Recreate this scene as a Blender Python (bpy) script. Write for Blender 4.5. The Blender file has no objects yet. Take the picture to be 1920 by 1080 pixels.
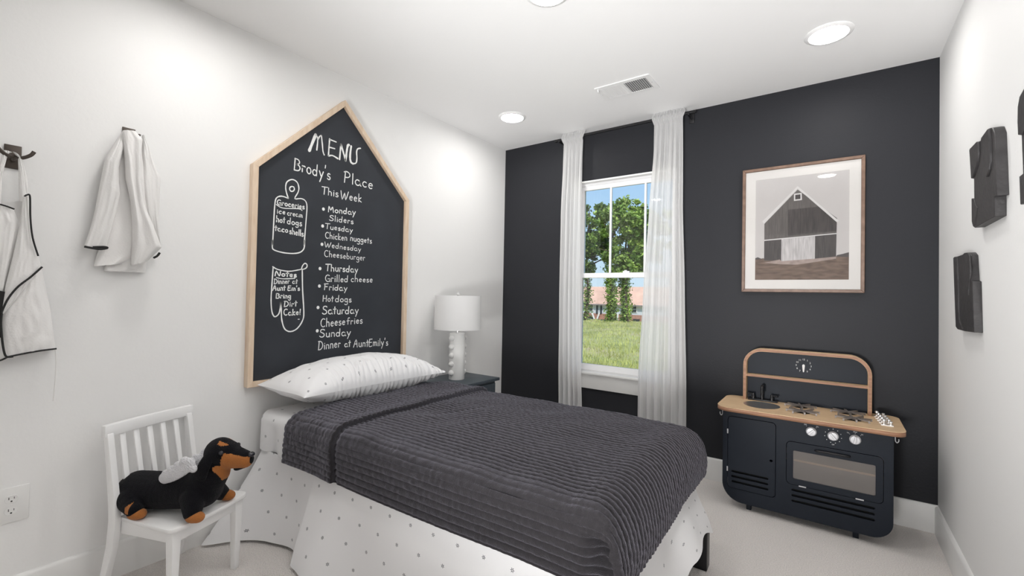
import bpy, bmesh, math, random
from math import sin, cos, pi, radians, sqrt
from mathutils import Vector, Matrix, noise
random.seed(7)
scn = bpy.context.scene
C = scn.collection
# ------------------------------------------------------------------ camera, sky, sun, exposure
W, H, REAR = 2.79, 2.44, -4.7
cam_d = bpy.data.cameras.new('camera'); cam = bpy.data.objects.new('camera', cam_d); C.objects.link(cam)
cam_d.sensor_width = 36; cam_d.sensor_fit = 'HORIZONTAL'; cam_d.lens = 36*837.97/1920
cam_d.clip_start = 0.02; cam_d.clip_end = 500
yaw, pitch, roll = -0.62393, 0.0159, 0.01926
fw = Vector((sin(yaw)*cos(pitch), cos(yaw)*cos(pitch), sin(pitch)))
r0 = Vector((cos(yaw), -sin(yaw), 0)); u0 = r0.cross(fw)
rt = r0*cos(roll)+u0*sin(roll); up = -r0*sin(roll)+u0*cos(roll)
M = Matrix((rt, up, -fw)).transposed().to_4x4(); M.translation = Vector((2.35277, -3.13425, 1.16801))
cam.matrix_world = M
scn.camera = cam
scn.view_settings.view_transform = 'Standard'; scn.view_settings.look = 'None'
scn.view_settings.gamma = 1; scn.view_settings.use_curve_mapping = False
scn.view_settings.exposure = 0.0
scn.cycles.max_bounces = 12; scn.cycles.diffuse_bounces = 7; scn.cycles.glossy_bounces = 4
scn.cycles.transmission_bounces = 8; scn.cycles.transparent_max_bounces = 16
scn.cycles.caustics_reflective = False; scn.cycles.caustics_refractive = False
scn.cycles.use_denoising = True
scn.cycles.sample_clamp_indirect = 6
LAMP, KD, KF_ = 90.0, 4, 530

world = bpy.data.worlds.new('sky'); scn.world = world; world.use_nodes = True
nt = world.node_tree; nt.nodes.clear()
tc = nt.nodes.new('ShaderNodeTexCoord'); sp = nt.nodes.new('ShaderNodeSeparateXYZ')
rp = nt.nodes.new('ShaderNodeValToRGB'); bgn = nt.nodes.new('ShaderNodeBackground'); wo = nt.nodes.new('ShaderNodeOutputWorld')
nt.links.new(tc.outputs['Generated'], sp.inputs[0]); nt.links.new(sp.outputs['Z'], rp.inputs[0])
nt.links.new(rp.outputs[0], bgn.inputs[0]); nt.links.new(bgn.outputs[0], wo.inputs[0])
cr = rp.color_ramp
cr.elements[0].position = 0.0; cr.elements[0].color = (0.68, 0.85, 0.97, 1)
cr.elements[1].position = 1.0; cr.elements[1].color = (0.10, 0.26, 0.66, 1)
e = cr.elements.new(0.10); e.color = (0.55, 0.78, 0.97, 1)
e = cr.elements.new(0.30); e.color = (0.33, 0.60, 0.94, 1)
bgn.inputs[1].default_value = 1.0
sd = bpy.data.lights.new('sun', 'SUN'); sun = bpy.data.objects.new('sun', sd); C.objects.link(sun)
sd.energy = 3.6; sd.angle = radians(0.6); sd.color = (1.0, 0.96, 0.88)
sun.rotation_euler = Vector((-0.45, 0.62, -0.85)).to_track_quat('-Z', 'Y').to_euler()

# behind the photographer: added area fill, no doorway there, and a bounced flash
def area(name, loc, to, sx, sy, power, col):
    d = bpy.data.lights.new(name, 'AREA'); d.shape = 'RECTANGLE'; d.size = sx; d.size_y = sy; d.energy = power; d.color = col
    o = bpy.data.objects.new(name, d); C.objects.link(o); o.location = loc
    o.rotation_euler = (Vector(to)-Vector(loc)).to_track_quat('-Z', 'Y').to_euler(); return o
def spot(name, loc, to, power, cone, col, r=.25):
    d = bpy.data.lights.new(name, 'SPOT'); d.energy = power; d.color = col; d.spot_size = radians(cone); d.spot_blend = 1.0; d.shadow_soft_size = r
    o = bpy.data.objects.new(name, d); C.objects.link(o); o.location = loc
    o.rotation_euler = (Vector(to)-Vector(loc)).to_track_quat('-Z', 'Y').to_euler(); return o

area('rear_fill', (1.5, -4.62, 1.15), (1.5, 0, 1.15), 2.4, 2.0, KD, (1.0, .985, .975))
spot('bounced_flash', (1.9, -4.1, .60), (1.85, -.30, 2.44), KF_, 80, (1.0, .995, .99))

# ------------------------------------------------------------------ materials
def pmat(name, col, rough=0.5, metal=0.0, spec=None, noise_s=None, noise_a=0.0, bump=0.0, bump_s=None, sheen=0.0, coat=0.0):
    m = bpy.data.materials.new(name); m.use_nodes = True
    n = m.node_tree.nodes; l = m.node_tree.links; b = n['Principled BSDF']
    b.inputs['Base Color'].default_value = (*col, 1); b.inputs['Roughness'].default_value = rough
    b.inputs['Metallic'].default_value = metal
    if spec is not None: b.inputs['Specular IOR Level'].default_value = spec
    if sheen: b.inputs['Sheen Weight'].default_value = sheen
    if coat: b.inputs['Coat Weight'].default_value = coat
    if noise_s:
        t = n.new('ShaderNodeTexCoord'); nz = n.new('ShaderNodeTexNoise'); nz.inputs['Scale'].default_value = noise_s; nz.inputs['Detail'].default_value = 5
        l.new(t.outputs['Object'], nz.inputs['Vector'])
        mr = n.new('ShaderNodeMapRange'); mr.inputs[1].default_value = .3; mr.inputs[2].default_value = .7
        mr.inputs[3].default_value = 1-noise_a; mr.inputs[4].default_value = 1+noise_a
        l.new(nz.outputs[0], mr.inputs[0])
        mx = n.new('ShaderNodeVectorMath'); mx.operation = 'SCALE'; mx.inputs[0].default_value = col
        l.new(mr.outputs[0], mx.inputs['Scale']); l.new(mx.outputs[0], b.inputs['Base Color'])
    if bump:
        t = n.new('ShaderNodeTexCoord'); nz = n.new('ShaderNodeTexNoise'); nz.inputs['Scale'].default_value = bump_s; nz.inputs['Detail'].default_value = 3
        l.new(t.outputs['Object'], nz.inputs['Vector'])
        bp_ = n.new('ShaderNodeBump'); bp_.inputs['Strength'].default_value = bump; bp_.inputs['Distance'].default_value = 0.01
        l.new(nz.outputs[0], bp_.inputs['Height']); l.new(bp_.outputs[0], b.inputs['Normal'])
    return m
def wood_mat(name, c1, c2, scale, rough=0.5, axis=(1, 1, 1)):
    m = pmat(name, c1, rough); n = m.node_tree.nodes; l = m.node_tree.links; b = n['Principled BSDF']
    t = n.new('ShaderNodeTexCoord'); mp = n.new('ShaderNodeMapping'); mp.inputs['Scale'].default_value = axis
    nz = n.new('ShaderNodeTexNoise'); nz.inputs['Scale'].default_value = scale; nz.inputs['Detail'].default_value = 6
    r = n.new('ShaderNodeValToRGB'); r.color_ramp.elements[0].color = (*c1, 1); r.color_ramp.elements[1].color = (*c2, 1)
    r.color_ramp.elements[0].position = .35; r.color_ramp.elements[1].position = .65
    l.new(t.outputs['Object'], mp.inputs[0]); l.new(mp.outputs[0], nz.inputs['Vector']); l.new(nz.outputs[0], r.inputs[0]); l.new(r.outputs[0], b.inputs['Base Color'])
    return m
def star_mat(name, col=(0.80, 0.80, 0.81), sx=.11, sy=.17, R=.0075):
    m = pmat(name, col, .85, sheen=.15); n = m.node_tree.nodes; l = m.node_tree.links; b = n['Principled BSDF']
    uv = n.new('ShaderNodeUVMap'); s = n.new('ShaderNodeSeparateXYZ'); l.new(uv.outputs[0], s.inputs[0])
    def mt(op, a, c=None, d=None):
        x = n.new('ShaderNodeMath'); x.operation = op
        for i, v in enumerate((a, c, d)):
            if v is None: continue
            if isinstance(v, (int, float)): x.inputs[i].default_value = v
            else: l.new(v, x.inputs[i])
        return x.outputs[0]
    def lattice(off, ro):
        fx = mt('MULTIPLY', mt('SUBTRACT', mt('FRACT', mt('ADD', mt('DIVIDE', s.outputs[0], sx), off)), .5), sx)
        fy = mt('MULTIPLY', mt('SUBTRACT', mt('FRACT', mt('ADD', mt('DIVIDE', s.outputs[1], sy), off)), .5), sy)
        r = mt('SQRT', mt('ADD', mt('MULTIPLY', fx, fx), mt('MULTIPLY', fy, fy)))
        a = mt('ARCTAN2', fy, fx)
        edge = mt('MULTIPLY', mt('ADD', .62, mt('MULTIPLY', mt('COSINE', mt('MULTIPLY', mt('ADD', a, ro), 6)), .38)), R)
        return mt('MULTIPLY', mt('LESS_THAN', r, edge), mt('GREATER_THAN', r, R*.22))
    mask = mt('MAXIMUM', lattice(0, .3), lattice(.5, 0))
    mx = n.new('ShaderNodeMix'); mx.data_type = 'RGBA'; l.new(mask, mx.inputs['Factor'])
    mx.inputs['A'].default_value = (*col, 1); mx.inputs['B'].default_value = (0.03, 0.035, 0.05, 1)
    l.new(mx.outputs['Result'], b.inputs['Base Color'])
    return m
def emis(name, col, st):
    m = bpy.data.materials.new(name); m.use_nodes = True; n = m.node_tree.nodes; n.clear()
    e_ = n.new('ShaderNodeEmission'); o = n.new('ShaderNodeOutputMaterial'); e_.inputs[0].default_value = (*col, 1); e_.inputs[1].default_value = st
    m.node_tree.links.new(e_.outputs[0], o.inputs[0]); return m
def glass_mat(name, refl=1.0, tint=(1, 1, 1), haze=0.0):
    m = bpy.data.materials.new(name); m.use_nodes = True; n = m.node_tree.nodes; l = m.node_tree.links; n.clear()
    tr = n.new('ShaderNodeBsdfTransparent'); tr.inputs[0].default_value = (*tint, 1)
    gl = n.new('ShaderNodeBsdfGlossy'); gl.inputs['Roughness'].default_value = 0.02
    fr = n.new('ShaderNodeFresnel'); fr.inputs[0].default_value = 1.45
    mu = n.new('ShaderNodeMath'); mu.operation = 'MULTIPLY'; mu.inputs[1].default_value = refl; l.new(fr.outputs[0], mu.inputs[0])
    mx = n.new('ShaderNodeMixShader'); l.new(mu.outputs[0], mx.inputs[0]); l.new(tr.outputs[0], mx.inputs[1]); l.new(gl.outputs[0], mx.inputs[2])
    o = n.new('ShaderNodeOutputMaterial'); last = mx
    if haze:
        df = n.new('ShaderNodeBsdfDiffuse'); df.inputs[0].default_value = (.55, .52, .5, 1)
        m2 = n.new('ShaderNodeMixShader'); m2.inputs[0].default_value = haze; l.new(mx.outputs[0], m2.inputs[1]); l.new(df.outputs[0], m2.inputs[2]); last = m2
    l.new(last.outputs[0], o.inputs[0]); return m
def sheer_mat(name, col, transp, transl):
    m = bpy.data.materials.new(name); m.use_nodes = True; n = m.node_tree.nodes; l = m.node_tree.links; n.clear()
    df = n.new('ShaderNodeBsdfDiffuse'); df.inputs[0].default_value = (*col, 1)
    tl = n.new('ShaderNodeBsdfTranslucent'); tl.inputs[0].default_value = (*col, 1)
    tr = n.new('ShaderNodeBsdfTransparent')
    a = n.new('ShaderNodeMixShader'); a.inputs[0].default_value = transl; l.new(df.outputs[0], a.inputs[1]); l.new(tl.outputs[0], a.inputs[2])
    b = n.new('ShaderNodeMixShader'); b.inputs[0].default_value = transp; l.new(a.outputs[0], b.inputs[1]); l.new(tr.outputs[0], b.inputs[2])
    o = n.new('ShaderNodeOutputMaterial'); l.new(b.outputs[0], o.inputs[0]); return m

WALL = pmat('wall_paint', (0.83, 0.83, 0.825), .6, spec=.3, bump=.05, bump_s=60)
CEIL = pmat('ceiling_paint', (0.88, 0.88, 0.88), .8, bump=.04, bump_s=80)
DARK = pmat('charcoal_paint', (0.025, 0.026, 0.030), .5, spec=.13, bump=.08, bump_s=90)
TRIM = pmat('trim_paint', (0.80, 0.80, 0.79), .35)
CARPET = pmat('carpet', (0.86, 0.81, 0.775), .95, noise_s=220, noise_a=.16, bump=.9, bump_s=260, sheen=.3)
VINYL = pmat('window_vinyl', (0.84, 0.84, 0.85), .3)
BLACKM = pmat('black_metal', (0.02, 0.02, 0.022), .35, metal=.4)
BRONZE = pmat('bronze_hook', (0.075, 0.06, 0.05), .45, metal=.5)
PINE = wood_mat('pale_wood', (0.66, 0.50, 0.36), (0.74, 0.60, 0.46), 9, .5, (6, 6, 1))
BOARD = pmat('chalkboard', (0.034, 0.038, 0.046), .6, spec=.25, noise_s=5, noise_a=.12)
CHALK = pmat('chalk', (0.86, 0.87, 0.86), .9)
WHITEP = pmat('white_lacquer', (0.86, 0.86, 0.86), .3)
PLASTIC = pmat('outlet_plastic', (0.78, 0.78, 0.77), .35)
SLOT = pmat('slot_black', (0.03, 0.03, 0.03), .7)
CLOTHW = pmat('white_cotton', (0.80, 0.79, 0.78), .9, sheen=.2, bump=.15, bump_s=160)
PIPING = pmat('black_piping', (0.015, 0.015, 0.015), .8)
STAR = star_mat('starry_cotton')
QUILT = pmat('charcoal_quilt', (0.017, 0.015, 0.0175), .8, spec=.35, sheen=.6, noise_s=90, noise_a=.2, bump=.45, bump_s=330)
NSTAND = wood_mat('blue_black_wood', (0.035, 0.05, 0.065), (0.06, 0.075, 0.09), 8, .45, (1, 8, 8))
CERAMIC = pmat('white_ceramic', (0.82, 0.82, 0.81), .35)
SHADE = pmat('linen_shade', (0.86, 0.86, 0.86), .9)
KBODY = pmat('kitchen_black', (0.012, 0.016, 0.024), .5, spec=.2)
KSLOT = pmat('kitchen_recess', (0.004, 0.004, 0.004), .9)
BIRCH = wood_mat('birch_ply', (0.60, 0.42, 0.25), (0.68, 0.49, 0.31), 12, .5, (1, 6, 1))
PLYEDGE = wood_mat('ply_edge', (0.26, 0.13, 0.075), (0.36, 0.19, 0.11), 14, .55, (1, 1, 8))
CHROME = pmat('chrome', (0.88, 0.88, 0.88), .33, metal=1)
SILVERP = pmat('silver_plastic', (0.62, 0.62, 0.64), .3, metal=.3)
GRATE = pmat('grate_grey', (0.22, 0.20, 0.19), .45, metal=.3)
FRAMEW = wood_mat('walnut_frame', (0.13, 0.075, 0.05), (0.19, 0.115, 0.08), 14, .45, (2, 2, 2))
MATB = pmat('mat_board', (0.83, 0.80, 0.77), .8)
BLKWOOD = pmat('black_stained_wood', (0.032, 0.030, 0.031), .5, noise_s=30, noise_a=.25, bump=.2, bump_s=60)
PLUSH = pmat('black_plush', (0.006, 0.006, 0.008), .95, spec=.1, sheen=.06, bump=.6, bump_s=260)
TAN = pmat('tan_plush', (0.40, 0.15, 0.042), .95, spec=.15, sheen=.1, bump=.6, bump_s=260)
FLUFF = pmat('white_fluff', (0.75, 0.75, 0.78), .95, sheen=.4, bump=.9, bump_s=180)
EYE = pmat('dog_eye', (0.02, 0.02, 0.025), .08)
GLASS = glass_mat('window_glass'); PGLASS = glass_mat('picture_glass', 1.0)
OGLASS = glass_mat('oven_window', 1.0, (.85, .82, .80), .22)
SHEER = sheer_mat('sheer_voile', (0.90, 0.90, 0.90), .14, .45)
LENS = emis('lamp_lens', (1.0, 0.975, 0.945), LAMP)

QUILT.node_tree.nodes['Principled BSDF'].inputs['Sheen Roughness'].default_value = .38
QUILT.node_tree.nodes['Principled BSDF'].inputs['Sheen Tint'].default_value = (.86, .84, 1, 1)

# ------------------------------------------------------------------ object helpers
def link(o, parent=None, world=True):
    C.objects.link(o)
    if parent is not None:
        o.parent = parent
        if world:
            o.matrix_parent_inverse = full(parent).inverted()
    return o
def full(o):
    m = o.matrix_basis.copy()
    if o.parent: m = full(o.parent) @ o.matrix_parent_inverse @ m
    return m
def thing(name, label, cat, loc=(0, 0, 0), rotz=0, group=None):
    o = bpy.data.objects.new(name, None); o.empty_display_size = .1
    o.location = loc; o.rotation_euler = (0, 0, rotz); C.objects.link(o)
    o['label'] = label; o['category'] = cat
    if group: o['group'] = group
    return o
def finish(name, me, mat, parent=None, world=True, smooth=False, label=None):
    """one mesh object; world=True: vertices are room coordinates, else the parent's own"""
    o = bpy.data.objects.new(name, me)
    if mat is not None:
        for m_ in (mat if isinstance(mat, (list, tuple)) else [mat]): me.materials.append(m_)
    if smooth is True:
        me.shade_smooth()
    elif smooth:
        me.shade_smooth(); me.set_sharp_from_angle(angle=radians(smooth))
    link(o, parent, world)
    if label: o['label'] = label
    return o
def tag(o, label, cat, group=None):
    o['label'] = label; o['category'] = cat
    if group: o['group'] = group
    return o
class MB:
    def __init__(s): s.v = []; s.f = []; s.mi = []; s.uv = None
    def add(s, v, f, mi=0):
        n = len(s.v); s.v += [tuple(p) for p in v]; s.f += [tuple(i+n for i in q) for q in f]; s.mi += [mi]*len(f); return s
    def box(s, a, b, mi=0):
        x0, y0, z0 = a; x1, y1, z1 = b
        return s.add([(x0,y0,z0),(x1,y0,z0),(x1,y1,z0),(x0,y1,z0),(x0,y0,z1),(x1,y0,z1),(x1,y1,z1),(x0,y1,z1)],
                     [(0,3,2,1),(4,5,6,7),(0,1,5,4),(1,2,6,5),(2,3,7,6),(3,0,4,7)], mi)
    def prism(s, pts, ax, a, b, mi=0):
        """polygon pts in the two axes other than ax, extruded from a to b along ax"""
        def P(u, v, w): return (w, u, v) if ax == 0 else (u, w, v) if ax == 1 else (u, v, w)
        n = len(pts)
        return s.add([P(u, v, a) for u, v in pts]+[P(u, v, b) for u, v in pts],
                     [tuple(range(n))[::-1], tuple(range(n, 2*n))]+[(i, (i+1) % n, n+(i+1) % n, n+i) for i in range(n)], mi)
    def tube(s, pts, r, n=10, closed=False, caps=True, mi=0):
        pts = [Vector(p) for p in pts]; k = len(pts); rr = r if isinstance(r, (list, tuple)) else [r]*k
        ring = []; prev = None
        for i, p in enumerate(pts):
            a = pts[i-1] if i > 0 else (pts[-1] if closed else p); b = pts[(i+1) % k] if (i < k-1 or closed) else p
            t = (b-a).normalized()
            if prev is None:
                u = t.orthogonal().normalized()
            else:
                u = (prev-t*prev.dot(t)).normalized()
            prev = u; w = t.cross(u)
            ring.append([p+(u*cos(2*pi*j/n)+w*sin(2*pi*j/n))*rr[i] for j in range(n)])
        base = len(s.v)
        for q in ring: s.v += [tuple(x) for x in q]
        m = k if closed else k-1; fs = []
        for i in range(m):
            for j in range(n):
                a = base+i*n+j; b = base+i*n+(j+1) % n; c = base+((i+1) % k)*n+(j+1) % n; d = base+((i+1) % k)*n+j
                fs.append((a, b, c, d))
        if caps and not closed:
            fs.append(tuple(base+j for j in range(n))[::-1]); fs.append(tuple(base+(k-1)*n+j for j in range(n)))
        s.f += fs; s.mi += [mi]*len(fs); return s
    def lathe(s, prof, c, n=32, axis=2, mi=0):
        """profile (r, h) turned about an axis through c"""
        base = len(s.v)
        for r, h in prof:
            for j in range(n):
                a = 2*pi*j/n; x, y = r*cos(a), r*sin(a)
                p = (x, y, h) if axis == 2 else (x, h, y) if axis == 1 else (h, x, y)
                s.v.append((c[0]+p[0], c[1]+p[1], c[2]+p[2]))
        fs = []
        for i in range(len(prof)-1):
            for j in range(n):
                fs.append((base+i*n+j, base+i*n+(j+1) % n, base+(i+1)*n+(j+1) % n, base+(i+1)*n+j))
        if prof[0][0] > 1e-6: fs.append(tuple(base+j for j in range(n))[::-1])
        if prof[-1][0] > 1e-6: fs.append(tuple(base+(len(prof)-1)*n+j for j in range(n)))
        s.f += fs; s.mi += [mi]*len(fs); return s
    def sphere(s, c, r, n=12, sc=(1, 1, 1), mi=0):
        k = n//2
        prof = [(max(sin(pi*i/k), 1e-4), -cos(pi*i/k)) for i in range(k+1)]; base = len(s.v)
        s.lathe(prof, (0, 0, 0), n, mi=mi)
        for i in range(base, len(s.v)):
            x, y, z = s.v[i]; s.v[i] = (c[0]+x*r*sc[0], c[1]+y*r*sc[1], c[2]+z*r*sc[2])
        return s
    def mesh(s, name='m', bevel=0, seg=2, merge=True):
        me = bpy.data.meshes.new(name); me.from_pydata(s.v, [], s.f)
        if any(s.mi): me.polygons.foreach_set('material_index', s.mi)
        bm = bmesh.new(); bm.from_mesh(me)
        if merge: bmesh.ops.remove_doubles(bm, verts=bm.verts, dist=1e-5)
        bmesh.ops.recalc_face_normals(bm, faces=bm.faces)
        if bevel:
            es = [e for e in bm.edges if len(e.link_faces) == 2 and e.calc_face_angle(0) > radians(35)]
            bmesh.ops.bevel(bm, geom=es, offset=bevel, segments=seg, profile=.5, affect='EDGES', clamp_overlap=True)
        bm.to_mesh(me); bm.free(); return me
def obj(name, mb, mat, parent=None, world=True, bevel=0, seg=2, smooth=40, label=None):
    return finish(name, mb.mesh(name, bevel, seg), mat, parent, world, smooth, label)
def struct(o): o['kind'] = 'structure'; return o
def ngrid(name, fn, nu, nv, uvfn=None, mat=None, parent=None, world=True, closed_u=False, keep=None, thick=0, smooth=True):
    """grid surface: fn(i/nu, j/nv) -> point"""
    vs = [fn(i/nu, j/nv) for j in range(nv+1) for i in range(nu+1)]
    w = nu+1; fs = []
    for j in range(nv):
        for i in range(nu):
            if keep is None or keep((i+.5)/nu, (j+.5)/nv): fs.append((j*w+i, j*w+i+1, (j+1)*w+i+1, (j+1)*w+i))
    me = bpy.data.meshes.new(name); me.from_pydata([tuple(v) for v in vs], [], fs)
    if uvfn:
        lay = me.uv_layers.new(name='UVMap'); li = 0; flat = []
        for f in fs:
            for q in f:
                u, v = uvfn((q % w)/nu, (q//w)/nv); flat += [u, v]
        lay.data.foreach_set('uv', flat)
    if closed_u:
        bm = bmesh.new(); bm.from_mesh(me); bmesh.ops.remove_doubles(bm, verts=bm.verts, dist=1e-5); bm.to_mesh(me); bm.free()
    if thick:
        bm = bmesh.new(); bm.from_mesh(me)
        bmesh.ops.solidify(bm, geom=bm.faces[:], thickness=thick); bm.to_mesh(me); bm.free()
    return finish(name, me, mat, parent, world, smooth)
def rrect(x0, z0, x1, z1, r, n=6):
    """rounded rectangle; r is one radius or four (x0z0, x1z0, x1z1, x0z1)"""
    rr = r if isinstance(r, (list, tuple)) else [r]*4; out = []
    for (cx, cz, a0), q in zip(((x0, z0, 180), (x1, z0, 270), (x1, z1, 0), (x0, z1, 90)), rr):
        sx = 1 if cx == x0 else -1; sz = 1 if cz == z0 else -1
        for k in range(n+1):
            a = radians(a0+90*k/n); out.append((cx+sx*q+q*cos(a), cz+sz*q+q*sin(a)))
    return out
def plate(name, outer, holes, a, b, ax, mat, parent, world=True, bevel=0, label=None):
    """flat plate with holes: outlines in the plane across ax, filling from a to b along it"""
    cu = bpy.data.curves.new('t', 'CURVE'); cu.dimensions = '2D'; cu.fill_mode = 'BOTH'; cu.extrude = abs(b-a)/2-bevel; cu.bevel_depth = bevel; cu.bevel_resolution = 1
    if bevel: cu.offset = -bevel
    for pts in [outer]+list(holes):
        sp_ = cu.splines.new('POLY'); sp_.points.add(len(pts)-1); sp_.use_cyclic_u = True
        for p, q in zip(sp_.points, pts): p.co = (q[0], q[1], 0, 1)
    t = bpy.data.objects.new('t', cu); C.objects.link(t)
    bpy.context.view_layer.update()
    me = bpy.data.meshes.new_from_object(t.evaluated_get(bpy.context.evaluated_depsgraph_get()))
    bpy.data.objects.remove(t); bpy.data.curves.remove(cu)
    mid = (a+b)/2
    for v in me.vertices:
        u, w_, h = v.co
        v.co = (mid+h, u, w_) if ax == 0 else (u, mid+h, w_) if ax == 1 else (u, w_, mid+h)
    bm = bmesh.new(); bm.from_mesh(me); bmesh.ops.remove_doubles(bm, verts=bm.verts, dist=1e-6); bmesh.ops.recalc_face_normals(bm, faces=bm.faces); bm.to_mesh(me); bm.free()
    me.name = name
    return finish(name, me, mat, parent, world, False, label)
def smoothpath(pts, n=6):
    """Catmull-Rom through points"""
    P = [Vector(p) for p in pts]; out = []
    for i in range(len(P)-1):
        p0 = P[max(i-1, 0)]; p1 = P[i]; p2 = P[i+1]; p3 = P[min(i+2, len(P)-1)]
        for k in range(n):
            t = k/n; out.append(.5*((2*p1)+(p2-p0)*t+(2*p0-5*p1+4*p2-p3)*t*t+(3*p1-p0-3*p2+p3)*t**3))
    out.append(P[-1]); return out
def remesh(me, voxel, smooth_it=4):
    t = bpy.data.objects.new('t', me); C.objects.link(t)
    m_ = t.modifiers.new('r', 'REMESH'); m_.mode = 'VOXEL'; m_.voxel_size = voxel
    m2 = t.modifiers.new('s', 'SMOOTH'); m2.factor = .5; m2.iterations = smooth_it
    bpy.context.view_layer.update()
    r = bpy.data.meshes.new_from_object(t.evaluated_get(bpy.context.evaluated_depsgraph_get()))
    bpy.data.objects.remove(t); return r
def sstep(a, b, x):
    t = min(max((x-a)/(b-a), 0), 1) if a != b else float(x > a); return t*t*(3-2*t)
def lerp(a, b, t): return a+(b-a)*t
def pwl(tab, x):
    """piecewise-linear lookup of (x, v...) rows"""
    if x <= tab[0][0]: return tab[0][1:]
    for a, b in zip(tab, tab[1:]):
        if x <= b[0]:
            t = (x-a[0])/(b[0]-a[0]); t = t*t*(3-2*t)*.5+t*.5
            return tuple(p+(q-p)*t for p, q in zip(a[1:], b[1:]))
    return tab[-1][1:]

# ------------------------------------------------------------------ room shell
struct(obj('floor', MB().box((-.12, REAR-.12, -.12), (W+.12, .16, 0)), CARPET))
struct(obj('ceiling', MB().box((-.12, REAR-.12, H), (W+.12, .16, H+.12)), CEIL))
struct(obj('wall_left', MB().box((-.12, REAR-.12, 0), (0, 0, H)), WALL))
struct(obj('wall_right', MB().box((W, REAR-.12, 0), (W+.12, 0, H)), WALL))
struct(obj('wall_rear', MB().box((0, REAR-.12, 0), (W, REAR, H)), WALL))
WX0, WX1, WZ0, WZ1 = .68, 1.475, .585, 2.065
struct(plate('wall_window', [(-.12, 0), (W+.12, 0), (W+.12, H), (-.12, H)], [[(WX0, WZ0), (WX1, WZ0), (WX1, WZ1), (WX0, WZ1)]], 0, .16, 1, DARK, None))
BH, BT = .141, .014
bprof = [(0, 0), (BT, 0), (BT, BH-.012), (BT-.004, BH-.004), (.004, BH), (0, BH)]
def baseb(name, mb): struct(obj(name, mb, TRIM))
baseb('baseboard_window', MB().prism([(-p, q) for p, q in bprof], 0, 0, W))
baseb('baseboard_left', MB().prism(bprof, 1, REAR, -BT))
baseb('baseboard_right', MB().prism([(W-p, q) for p, q in bprof], 1, REAR, -BT))
baseb('baseboard_rear', MB().prism([(REAR+p, q) for p, q in bprof], 0, BT, W-BT))

# ------------------------------------------------------------------ window
win = bpy.data.objects.new('window_1', None); C.objects.link(win); win['kind'] = 'structure'; win.location = (1.1, .07, WZ0)
def fr(name, x0, x1, z0, z1, y0, y1, t, mat=VINYL):
    return plate(name, [(x0, z0), (x1, z0), (x1, z1), (x0, z1)], [[(x0+t, z0+t), (x1-t, z0+t), (x1-t, z1-t), (x0+t, z1-t)]], y0, y1, 1, mat, win)
obj('jamb_liner', MB().box((WX0, 0, WZ1-.012), (WX1, .05, WZ1)).box((WX0, 0, WZ0), (WX0+.012, .05, WZ1-.012)).box((WX1-.012, 0, WZ0), (WX1, .05, WZ1-.012)), TRIM, win)
fr('window_frame', WX0, WX1, WZ0, WZ1, .05, .13, .022)
ZM = 1.33
fr('upper_sash', WX0+.022, WX1-.022, ZM-.015, WZ1-.022, .085, .115, .03)
fr('lower_sash', WX0+.022, WX1-.022, WZ0+.022, ZM+.022, .055, .085, .036)
obj('pane', MB().box((WX0+.05, .098, ZM+.012), (WX1-.05, .102, WZ1-.05)), GLASS, win)
obj('pane', MB().box((WX0+.05, .068, WZ0+.056), (WX1-.05, .072, ZM-.012)), GLASS, win)
for x in (.953, 1.224):
    obj('muntin', MB().box((x-.008, .092, ZM+.014), (x+.008, .108, WZ1-.05)), VINYL, win, bevel=.002)
obj('sash_lock', MB().box((1.07, .06, ZM+.022), (1.12, .082, ZM+.034)).box((1.085, .05, ZM+.03), (1.105, .066, ZM+.04)), VINYL, win, bevel=.003)
obj('window_stool', MB().box((WX0-.035, -.05, WZ0-.004), (WX1+.035, .05, WZ0+.016)), TRIM, win, bevel=.005)
obj('window_apron', MB().box((WX0-.015, -.018, WZ0-.115), (WX1+.015, 0, WZ0-.004)), TRIM, win, bevel=.004)

# ------------------------------------------------------------------ ceiling lights, vent
def can_light(x, y, label):
    t = thing('recessed_light', label, 'light', (x, y, H), group='recessed ceiling lights')
    obj('trim_ring', MB().lathe([(.074, 0), (.074, -.004), (.080, -.009), (.092, -.007), (.099, -.002), (.099, 0)], (x, y, H), 40), WHITEP, t)
    obj('light_lens', MB().lathe([(.0745, -.0005), (.074, -.003), (.05, -.005), (.0001, -.006)], (x, y, H), 40), LENS, t)
can_light(.480, -.570, 'recessed ceiling light nearest the corner above the bedside lamp')
can_light(2.325, -.560, 'recessed ceiling light above the toy kitchen, right of the vent')
can_light(1.372, -1.560, 'recessed ceiling light cut by the top edge, over the middle of the bed')
can_light(2.290, -2.400, 'recessed ceiling light behind the viewer, mirrored in the barn picture glass')
can_light(.480, -2.400, 'recessed ceiling light above the hanging white jacket')
vt = thing('ceiling_vent', 'white metal air register in the ceiling in front of the curtains', 'vent', (1.325, -.556, H))
plate('vent_frame', rrect(1.156, -.655, 1.494, -.457, .004, 2), [rrect(1.185, -.628, 1.318, -.484, .002, 1), rrect(1.332, -.628, 1.465, -.484, .002, 1)], H-.006, H, 2, WHITEP, vt)
obj('duct_back', MB().box((1.18, -.632, H-.0015), (1.47, -.48, H-.0005)), pmat('duct_grey', (.22, .22, .23), .7), vt)
sl = None
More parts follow.
